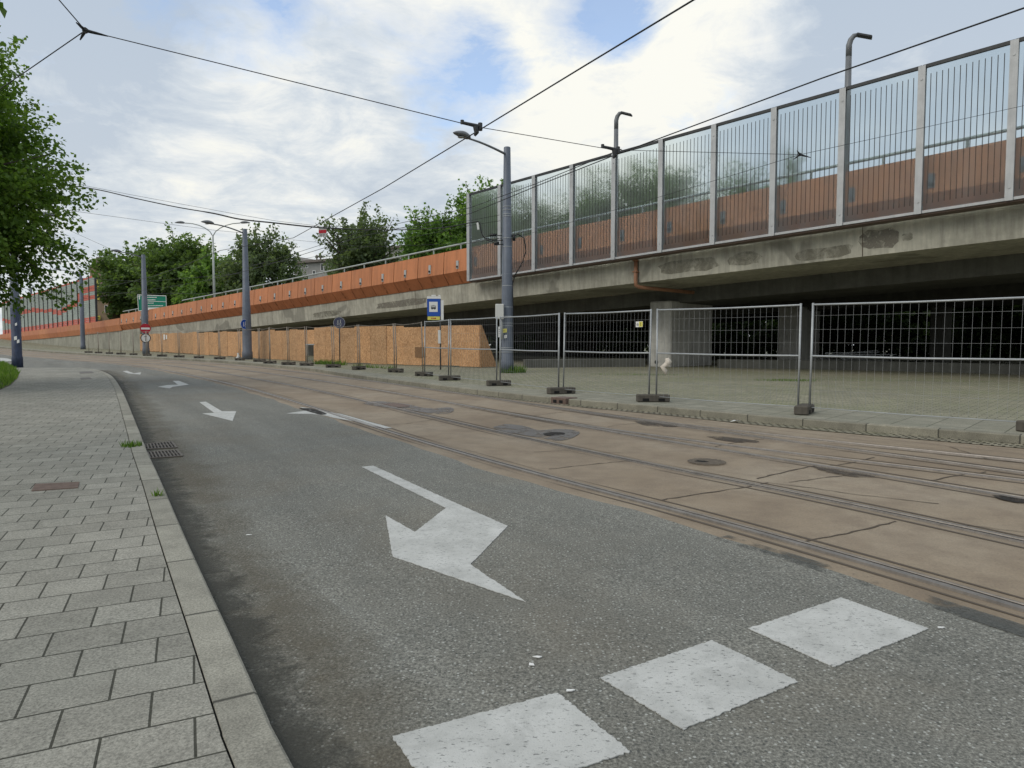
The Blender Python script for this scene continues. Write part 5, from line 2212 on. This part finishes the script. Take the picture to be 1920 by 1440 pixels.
def far_tree(px, ptop, Y, rpx, label, seed, mat=None, nb=150, nl=60, leaf=0.42, name='broadleaf_tree', upright=0.1, squash=None, zlow=None, **kw):
    b = at(px, 650, Y)
    z0 = g(b.x, b.y)
    top = at(px, ptop, Y).z - z0
    rx = rpx / F * Y * 1.12
    low = zlow if zlow is not None else top * 0.18
    rz = (top - low) / 2 / 1.02
    return tree(name, label, (b.x, b.y, z0), top, low + rz, rx, rz, seed, leaf * 1.1, int(nb * 1.5), nl, mat or leaf_far, 'trees behind the viaduct', 1.0, 0.10, upright, **kw)


# maple at the left edge
tb0 = gp(-95, 722, 0.06)
b = Vector((-17.15, 19.6, 0))
b.z = g(b.x, b.y) + 0.05
tree('maple_tree', 'large green maple overhanging the pavement at the left edge', b, 11.8, 6.5, 4.05, 5.1, 11, 0.13, 470, 300, leaf_near, None, 1.0, 0.105, 0.1, None, 0.17, 0.30, 0.5)
b = Vector((-8.25, 6.9, 0))
b.z = g(b.x, b.y) + 0.05
tree('maple_tree', 'nearer maple whose leaf tips just enter the top left corner', b, 8.8, 6.15, 3.25, 2.3, 23, 0.13, 120, 60, leaf_near, None, 1.0, 0.09, 0.1, None, 0.13, 0.2)

far_tree(240, 488, 118, 32, 'dark green tree beside the tan building, leftmost behind the viaduct', 31, leaf_far, 110, 60, 0.5)
far_tree(268, 452, 112, 62, 'broad dense tree behind the green direction board', 32, leaf_far, 190, 62, 0.5)
far_tree(345, 424, 108, 72, 'tallest of the left hand trees, its top behind the double armed lamp', 33, leaf_far, 220, 62, 0.5)
far_tree(412, 458, 92, 56, 'bright leafy tree right of the double armed lamp', 34, leaf_far2, 170, 62, 0.42)
far_tree(492, 412, 88, 72, 'open crowned tree between the second tram pole and the grey house', 35, leaf_dull, 200, 56, 0.36, spread=0.085) if False else far_tree(492, 412, 88, 72, 'open crowned tree between the second tram pole and the grey house', 35, leaf_dull, 190, 56, 0.36)
far_tree(683, 384, 78, 60, 'pointed open tree right of the hanging red and white tag', 36, leaf_dull, 150, 50, 0.34, upright=0.6, lump=0.42)
far_tree(660, 455, 84, 34, 'low spreading tree beside the grey house', 44, leaf_dull, 110, 50, 0.34)
far_tree(722, 445, 80, 40, 'smaller open tree behind the handrail, right of the pointed one', 37, leaf_dull, 90, 50, 0.34)
far_tree(815, 388, 72, 62, 'light green tree just left of the transparent barrier', 38, leaf_far2, 330, 66, 0.30)
far_tree(908, 312, 70, 72, 'tall bright tree behind the nearest tram pole', 39, leaf_far2, 340, 66, 0.30)
far_tree(1010, 338, 66, 70, 'tree seen through the first barrier panels', 40, leaf_far, 170, 56, 0.32)
far_tree(1110, 322, 64, 78, 'tree seen through the barrier below the nearer hooked lamp', 41, leaf_far, 180, 56, 0.32)
far_tree(1225, 284, 62, 95, 'wide tree seen through the middle barrier panels', 42, leaf_far, 200, 56, 0.32)
far_tree(1370, 292, 60, 90, 'tree seen through the barrier right of the middle', 43, leaf_far, 190, 56, 0.32)
far_tree(1470, 288, 60, 48, 'last tree seen through the barrier before the open sky', 45, leaf_far, 110, 56, 0.32)
leaf_under = m_leaf('shaded_shrub_leaf', (0.03, 0.055, 0.018), (0.05, 0.085, 0.028), (0.08, 0.12, 0.04))  # leaf colours lowered to stand for the shade below the deck
# shrubs on the far side, seen under the deck
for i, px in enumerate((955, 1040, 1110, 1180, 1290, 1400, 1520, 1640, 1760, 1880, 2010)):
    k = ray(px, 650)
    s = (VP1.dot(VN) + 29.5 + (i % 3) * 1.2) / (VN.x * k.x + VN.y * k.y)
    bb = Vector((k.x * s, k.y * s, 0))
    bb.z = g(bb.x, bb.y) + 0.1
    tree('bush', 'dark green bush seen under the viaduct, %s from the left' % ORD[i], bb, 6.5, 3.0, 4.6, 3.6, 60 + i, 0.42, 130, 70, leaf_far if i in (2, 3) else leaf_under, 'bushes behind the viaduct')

# ================================================================== BUILDINGS
def house(name, label, x0, x1, ytop0, ytop1, Y, wins, wall, roof_over=0.5, depth=12.0):
    a, b = at(x0, 650, Y), at(x1, 650, Y)
    za, zb_ = at(x0, ytop0, Y).z, at(x1, ytop1, Y).z
    zg = min(g(a.x, a.y), g(b.x, b.y)) - 0.5
    root = empty(name, (a.x, a.y, zg))
    tag(root, label, 'building')
    o = Vector((a.x, a.y, zg))
    A, B_ = Vector((a.x, a.y, 0)), Vector((b.x, b.y, 0))
    dp = Vector((0, depth, 0))
    pts = [A, B_, B_ + dp, A + dp]
    mb = MB()
    hs = [za, zb_, zb_ + 0.3, za + 0.3]
    mb.add([Vector((p.x, p.y, zg)) for p in pts] + [Vector((p.x, p.y, h_)) for p, h_ in zip(pts, hs)], [(3, 2, 1, 0), (4, 5, 6, 7), (0, 1, 5, 4), (1, 2, 6, 5), (2, 3, 7, 6), (3, 0, 4, 7)])
    mb.build('wall', wall, root, o)
    mb = MB()
    q = [Vector((p.x, p.y, h_)) for p, h_ in zip(pts, hs)]
    q = [q[0] + Vector((-roof_over, -roof_over, 0.03)), q[1] + Vector((roof_over, -roof_over, 0.03)), q[2] + Vector((roof_over, roof_over, 0.03)), q[3] + Vector((-roof_over, roof_over, 0.03))]
    mb.add(q + [p + Vector((0, 0, 0.35)) for p in q], [(3, 2, 1, 0), (4, 5, 6, 7), (0, 1, 5, 4), (1, 2, 6, 5), (2, 3, 7, 6), (3, 0, 4, 7)])
    mb.build('roof', rooft, root, o)
    for (wx0, wy0, wx1, wy1) in wins:
        p, r_ = at(wx0, wy0, Y), at(wx1, wy1, Y)
        mb = MB()
        mb.obox(((p.x + r_.x) / 2, Y - 0.02, (p.z + r_.z) / 2), (abs(r_.x - p.x) / 2, 0, 0), (0, 0.05, 0), (0, 0, abs(p.z - r_.z) / 2))
        w = mb.build('window', white_p, root, o)
        mb = MB()
        mb.obox(((p.x + r_.x) / 2, Y - 0.075, (p.z + r_.z) / 2), (abs(r_.x - p.x) / 2 - 0.1, 0, 0), (0, 0.01, 0), (0, 0, abs(p.z - r_.z) / 2 - 0.1))
        mb.build('pane', winm, w, o)
    return root, o


hs_, ho = house('grey_house', 'grey plastered house with a flat sloping roof behind the handrail', 554, 668, 496, 486, 104, [(573, 497, 578, 503), (586, 507, 592, 516), (601, 494, 607, 508), (562, 503, 566, 513)], plaster)
# raised gable piece and vents
mb = MB()
p, q = at(556, 494, 106), at(604, 489, 106)
r_ = at(556, 481, 106)
mb.add([p, Vector((q.x, 106, p.z)), Vector((q.x, 106, q.z)), r_, p + Vector((0, 5, 0)), Vector((q.x, 111, p.z)), Vector((q.x, 111, q.z)), r_ + Vector((0, 5, 0))], [(0, 1, 2, 3), (7, 6, 5, 4), (0, 4, 5, 1), (1, 5, 6, 2), (2, 6, 7, 3), (3, 7, 4, 0)])
mb.build('roof_structure', plaster, hs_, ho)
for px in (594, 601):
    mb = MB()
    c = at(px, 484, 106)
    mb.lathe(c - Vector((0, 0, 0.8)), [(0.12, 0), (0.12, 0.8), (0.25, 0.85), (0.25, 1.1), (0.1, 1.3)], 8)
    mb.build('vent', rooft, hs_, ho)
house('pale_house', 'pale house mostly hidden by trees left of the transparent barrier', 668, 768, 478, 462, 108, [(700, 480, 706, 492), (722, 476, 728, 488), (745, 472, 750, 484)], worn('pale_plaster', (0.52, 0.50, 0.46), 0.9, 0, 0.2, 0.6))
tw_, to = house('tan_building', 'tan building with yellow and pink banners left of the trees', 173, 206, 503, 490, 112, [(196, 572, 203, 586)], tanwall, 0.15, 14)
for nm, mt, x0, y0, x1, y1 in (('banner', ybanner, 177, 515, 186.5, 562), ('banner', pink_p, 187, 513, 201, 560), ('banner', ybanner, 180, 592, 188, 599)):
    a, b = at(x0, y0, 111.8), at(x1, y1, 111.8)
    mb = MB()
    mb.obox(((a.x + b.x) / 2, 111.85, (a.z + b.z) / 2), (abs(a.x - b.x) / 2, 0, 0), (0, 0.03, 0), (0, 0, abs(a.z - b.z) / 2))
    o = mb.build(nm, mt, tw_, to)
    if mt is ybanner:
        mb = MB()
        n = 4 if y1 - y0 > 20 else 1
        for k in range(n):
            zc = a.z + (b.z - a.z) * (k + 0.55) / n
            mb.obox(((a.x + b.x) / 2, 111.80, zc), (abs(a.x - b.x) * 0.28, 0, 0), (0, 0.01, 0), (0, 0, abs(a.z - b.z) / n * 0.13))
        mb.build('banner_print', black_p, o, to)
mb = MB()
c = at(186, 491, 114)
mb.box(c.x - 0.5, 114, c.z - 1.2, c.x + 0.5, 115, c.z + 0.8)
mb.build('chimney', rooft, tw_, to)

# ================================================================== WIRES
def wire(name, pts, r, label, cat='wire', group='overhead wires', mat=None, sag=0.0, n=6):
    mb = MB()
    P = []
    for a, b in zip(pts, pts[1:]):
        for i in range(8):
            u = i / 8
            P.append(Vector(a).lerp(Vector(b), u) - UP * (sag * 4 * u * (1 - u)))
    P.append(Vector(pts[-1]))
    mb.tube(P, r, n)
    o = mb.build(name, mat or wirem, None, (0, 0, 0), True)
    return tag(o, label, cat, group)


hC = 4.9
w1 = [hp(x, y, hC) for x, y in ((1620, -195), (1300, 0), (1100, 121), (900, 243), (720, 352), (550, 446))]
last = w1[-1]
far = [Vector((p.x, p.y, g(p.x, p.y) + hC)) for p in C1 if p.y > last.y + 3][::14][:9]
wire('contact_wire', w1 + far, 0.0098, 'tram contact wire over the nearer track, from the top edge down to the left')
w2 = [hp(x, y, hC) for x, y in ((2250, -110), (1920, 15), (1540, 147), (1165, 286), (1003, 350), (883, 400))]
far = [Vector((p.x, p.y, g(p.x, p.y) + hC)) for p in C2 if p.y > w2[-1].y + 4][::14][:8]
wire('contact_wire', w2 + far, 0.0095, 'tram contact wire over the farther track, crossing before the barrier')
wire('feeder_wire', [w2[3] + UP * 0.06] + [hp(x, y, hC + 0.15) for x, y in ((1003, 345), (883, 389))] + [q + UP * 0.15 for q in far[:3]], 0.008, 'thin feeder wire just above the contact wire of the farther track')

hub = hp(160, 57, 6.0)
k1 = Vector((w1[3].x, w1[3].y, w1[3].z + 0.16)).lerp(w1[2], 0.02)
k1 = on_plan(890, 238, (hub.x, hub.y), (w1[3].x, w1[3].y)) if False else at(890, 237, w1[3].y)
k2 = at(1150, 281, w2[3].y)
hub2 = at(1500, 290, 14.6)
wire('span_wire', [hub, k1], 0.007, 'thin span wire from the left knot to the insulator above the lamp')
wire('span_wire', [k1, k2], 0.006, 'thin span wire between the two contact wires')
wire('span_wire', [k2, hub2], 0.005, 'thin span wire from the farther contact wire to the knot before the barrier')
wire('span_wire', [hub, at(85, -30, hub.y - 0.6), at(-60, -270, hub.y - 3.0)], 0.008, 'wire from the left knot up to the top edge')
wire('span_wire', [hub, at(50, 133, hub.y + 0.8), at(-190, 296, hub.y + 3)], 0.008, 'wire from the left knot down behind the maple')
wire('span_wire', [hub2, at(1920, 198, hub2.y + 0.6), at(2250, 126, hub2.y + 1)], 0.005, 'thin wire from the barrier side knot to the right edge')
pc = at(957, 447, pb1.y - 0.25)
wire('span_wire', [hub2, pc], 0.005, 'thin wire from the barrier side knot to the nearest tram pole', sag=0.05)
for c, lb, s in ((hub, 'dark cable knot joining three wires at the upper left', 1.0), (hub2, 'small dark cable knot before the transparent barrier', 0.8)):
    mb = MB()
    for d in ((0.30, 0.05, -0.06), (-0.1, -0.05, 0.09), (-0.13, 0.08, -0.10)):
        mb.tube([Vector((0, 0, 0)), Vector(d) * 0.5 * s, Vector(d) * s], [0.026 * s, 0.02 * s, 0.009 * s], 7)
    mb.disc((0, 0, 0), (0, -1, 0), 0.042 * s, 0.03, 10)
    o = mb.build('cable_knot', wirem)
    o.location = c
    tag(o, lb, 'wire fitting')
for c, lb in ((k1, 'black insulator clamp above the nearer contact wire'), (k2, 'black insulator clamp on the farther contact wire, below the hooked lamp')):
    mb = MB()
    mb.tube([(-0.20, -0.03, 0.05), (0.10, 0.02, -0.0)], [0.026, 0.034], 8)
    mb.tube([(-0.20, -0.03, 0.03), (-0.20, -0.03, 0.09)], 0.03, 8)
    mb.tube([(0.09, 0.02, -0.06), (0.09, 0.02, 0.06)], 0.036, 8)
    mb.tube([(0.02, 0, 0), (0.03, 0.0, -0.10), (0.0, 0.0, -0.15)], [0.05, 0.04, 0.02], 8)
    o = mb.build('insulator', darkmetal)
    o.location = c
    tag(o, lb, 'insulator', 'insulators of the tram wires')

A_, B_ = (pb1.x, pb1.y), (pbl.x, pbl.y)
cab = [(935, 447), (918, 452), (904, 440), (899, 418), (885, 417), (830, 427), (730, 431), (605, 427), (515, 418), (450, 411), (400, 400), (330, 388), (250, 371), (180, 355), (100, 343), (28, 328)]
P = catmull([on_plan(x, y, A_, B_) for x, y in cab], 6)
mb = MB()
mb.tube(P, [0.02 if i < 40 else 0.032 if i < 62 else 0.024 for i in range(len(P))], 7)
tag(mb.build('feeder_cable', wirem, None, (0, 0, 0), True), 'thick black sagging cable across the street from the nearest pole to the left', 'cable')
wire('span_wire', [on_plan(x, y, A_, B_) for x, y in ((937, 403), (885, 413), (760, 428), (600, 424), (515, 414), (440, 401), (250, 366), (28, 322))], 0.008, 'thin carrier wire just above the thick sagging cable')
wire('span_wire', [on_plan(x, y, A_, (pb3.x, pb3.y)) for x, y in ((938, 414), (885, 422), (690, 462), (560, 487), (468, 497))], 0.009, 'wire falling left from the nearest pole across the trees')
wire('span_wire', [on_plan(x, y, (pb2.x, pb2.y), B_) for x, y in ((457, 437), (405, 432), (300, 418), (140, 396), (30, 378))], 0.009, 'thin wire from the second tram pole to the maple')
wire('span_wire', [on_plan(x, y, (pb3.x, pb3.y), B_) for x, y in ((217, 471), (130, 432), (32, 388))], 0.009, 'thin wire from the lamp of the third pole to the maple')
wire('span_wire', [on_plan(x, y, (pb2.x, pb2.y), (pb4.x, pb4.y)) for x, y in ((458, 512), (370, 520), (269, 528), (205, 525), (152, 521))], 0.012, 'upper cable strung between the three far tram poles')
wire('span_wire', [on_plan(x, y, (pb2.x, pb2.y), (pb4.x, pb4.y)) for x, y in ((461, 545), (370, 551), (269, 550), (205, 549), (152, 545))], 0.012, 'lower cable strung between the three far tram poles')
wire('span_wire', [on_plan(x, y, (pb4.x, pb4.y), B_) for x, y in ((152, 522), (110, 520), (60, 517), (30, 515))], 0.012, 'cable from the fourth tram pole into the maple leaves')
wire('span_wire', [on_plan(x, y, A_, (pb2.x, pb2.y)) for x, y in ((940, 447), (880, 456), (690, 463), (552, 450), (462, 446))], 0.008, 'thin wire between the two nearest tram poles')
# small hanging wires and tags
c = on_plan(605, 435, A_, B_)
root = empty('wire_tag', c)
dd = (Vector((pb1.x, pb1.y, 0)) - Vector((pbl.x, pbl.y, 0))).normalized()
root.rotation_euler = (0, 0, math.atan2(dd.y, dd.x))
tag(root, 'red and white warning plate hanging from the sagging cable', 'tag')
mb = MB()
mb.obox((0, 0, 0), (0.19, 0, 0), (0, 0.006, 0), (0, 0, 0.2), 0)
mb.build('plate', grey_p, root)
mb = MB()
mb.obox((0, -0.009, 0.02), (0.185, 0, 0), (0, 0.003, 0), (0, 0, 0.07))
mb.build('red_stripe', red_p, root)
mb = MB()
for x, w in ((-0.08, 0.045), (0.06, 0.03)):
    mb.obox((x, -0.009, -0.125), (w, 0, 0), (0, 0.003, 0), (0, 0, 0.025))
mb.build('print', lampgrey, root)
P = [on_plan(x, y, A_, B_) for x, y in ((512, 417), (511, 425), (515, 436), (520, 442))]
wire('hanging_wire', P, 0.01, 'short loose wire end dangling from the sagging cable')
mb = MB()
c = on_plan(896, 424, A_, B_)
mb.obox((0, 0, 0), (0.04, 0, 0.01), (0, 0.02, 0), (-0.02, 0, 0.14))
o = mb.build('wire_label', paper)
o.location = c
tag(o, 'small white label hanging on the cable beside the nearest pole', 'tag')

mb = MB()
rg = random.Random(9)
c = at(447, 671, pb2.y - 1.2)
mb.lathe((0, 0, 0), [(0.10, -0.22), (0.17, -0.12), (0.12, 0.02), (0.04, 0.14), (0.07, 0.2)], 9)
mb.v = [(x + rg.uniform(-.05, .05), y + rg.uniform(-.05, .05), z + rg.uniform(-.03, .03)) for x, y, z in mb.v]
o = mb.build('plastic_bag', paper, None, (0, 0, 0), True)
o.location = (c.x, c.y, g(c.x, c.y) + 0.36)
tag(o, 'white plastic bag left at the foot of the second tram pole', 'litter')

# ================================================================== SKY AND LIGHT
w = bpy.data.worlds.new('World')
scene.world = w
w.use_nodes = True
t = NT('sky', w.node_tree)
nt = w.node_tree
bg = nt.nodes['Background']
SUN_EL, SUN_AZ = R(42), R(-120)     # azimuth measured from +Y towards +X
sky = t.n('ShaderNodeTexSky', sky_type='NISHITA')
sky.sun_disc = False
sky.sun_elevation = SUN_EL
sky.sun_rotation = SUN_AZ
sky.air_density = 1.0
sky.dust_density = 1.0
dirv = t.n('ShaderNodeTexCoord').outputs['Generated']
s3 = t.sep(dirv)
zc = t.math('ADD', t.math('MAXIMUM', s3[2], 0.0), 0.16)
cx = t.n('ShaderNodeCombineXYZ')
t.l(t.math('DIVIDE', s3[0], zc), cx.inputs[0])
t.l(t.math('DIVIDE', s3[1], zc), cx.inputs[1])
cv = cx.outputs[0]


def blobdir(px, py, inner, outer):
    d = ray(px, py).normalized()
    vm = t.n('ShaderNodeVectorMath', operation='DOT_PRODUCT')
    t.l(dirv, vm.inputs[0])
    vm.inputs[1].default_value = d
    mr = t.n('ShaderNodeMapRange', interpolation_type='SMOOTHSTEP')
    mr.inputs[1].default_value = math.cos(R(outer))
    mr.inputs[2].default_value = math.cos(R(inner))
    t.l(vm.outputs['Value'], mr.inputs[0])
    return mr.outputs[0]


n1 = t.noise(cv, 1.5, 9, 0.60, 0.35)
n2 = t.noise(cv, 3.2, 10, 0.66, 0.5)
n3 = t.noise(cv, 0.8, 5, 0.55, 0.2)
n4 = t.noise(cv, 8.5, 8, 0.65, 0.6)
# gaps where the blue shows
gap = t.math('ADD', t.math('MULTIPLY', n1, 0.55), t.math('MULTIPLY', n2, 0.55))
bl = None
for px, py, a, b, wgt in ((1110, 30, 0.3, 5.5, 0.17), (1180, 20, 0.3, 5, 0.10), (860, 150, 1, 8, 0.12), (400, 5, 1, 8, 0.17), (640, 10, 1, 7, 0.08), (870, 180, 1, 6, 0.10), (1640, 30, 1, 8, 0.05)):
    q = t.math('MULTIPLY', blobdir(px, py, a, b), wgt)
    bl = q if bl is None else t.math('ADD', bl, q)
blue = t.ramp(t.math('SUBTRACT', gap, bl), [(0.28, 0.85), (0.46, 0.0)])
# shading of the clouds: white tops, blue grey undersides, warm near the horizon
gre = None
for px, py, a, b, wgt in ((1700, 130, 4, 18, 0.14), (760, 300, 2, 14, 0.06), (330, 230, 2, 16, 0.10), (60, 40, 2, 14, 0.10), (1330, 20, 2, 9, -0.2), (1150, 330, 3, 12, -0.12), (480, 310, 3, 12, -0.12), (250, 400, 2, 10, -0.05), (960, 110, 2, 12, -0.16), (560, 60, 2, 12, -0.08)):
    q = t.math('MULTIPLY', blobdir(px, py, a, b), wgt)
    gre = q if gre is None else t.math('ADD', gre, q)
sh = t.math('ADD', t.math('ADD', t.math('ADD', t.math('MULTIPLY', n2, 0.62), t.math('MULTIPLY', n4, 0.20)), t.math('MULTIPLY', n3, 0.28)), gre)
cloud = t.ramp(sh, [(0.38, (0.93, 0.925, 0.86)), (0.46, (0.80, 0.825, 0.83)), (0.54, (0.635, 0.695, 0.755)), (0.66, (0.47, 0.55, 0.655))])
low = t.ramp(s3[2], [(0.0, 1.0), (0.42, 0.0)])
cloud = t.mix(t.math('MULTIPLY', low, 0.35), cloud, (0.80, 0.80, 0.74))
mulb = t.n('ShaderNodeVectorMath', operation='SCALE')
t.l(sky.outputs[0], mulb.inputs[0])
mulb.inputs['Scale'].default_value = 1.9
# clouds are given at the sky's own brightness scale, so divide by the background strength
STR = 0.12
cs = t.n('ShaderNodeVectorMath', operation='SCALE')
t.l(cloud, cs.inputs[0])
cs.inputs['Scale'].default_value = 1.0 / STR
final = t.mix(blue, cs.outputs[0], mulb.outputs[0])
t.l(final, bg.inputs[0])
bg.inputs[1].default_value = STR

sl = bpy.data.lights.new('sun', 'SUN')
sl.energy = 1.25
sl.angle = R(38)
sl.color = (1.0, 0.92, 0.80)
so = bpy.data.objects.new('sun', sl)
COL.objects.link(so)
sd = Vector((math.sin(SUN_AZ) * math.cos(SUN_EL), math.cos(SUN_AZ) * math.cos(SUN_EL), math.sin(SUN_EL)))
so.rotation_euler = sd.to_track_quat('Z', 'Y').to_euler()

# ================================================================== CAMERA
cam = bpy.data.cameras.new('camera')
cam.sensor_width = 36
cam.lens = 24.0
cam.clip_start = 0.05
cam.clip_end = 4000
co = bpy.data.objects.new('camera', cam)
co.location = EYE
co.rotation_euler = (math.pi / 2 - PITCH, 0, 0)
COL.objects.link(co)
scene.camera = co
scene.view_settings.view_transform = 'Standard'
scene.view_settings.look = 'None'
scene.view_settings.exposure = 0.08
scene.view_settings.gamma = 1.0
scene.cycles.max_bounces = 10
scene.cycles.transparent_max_bounces = 24
scene.cycles.use_denoising = True
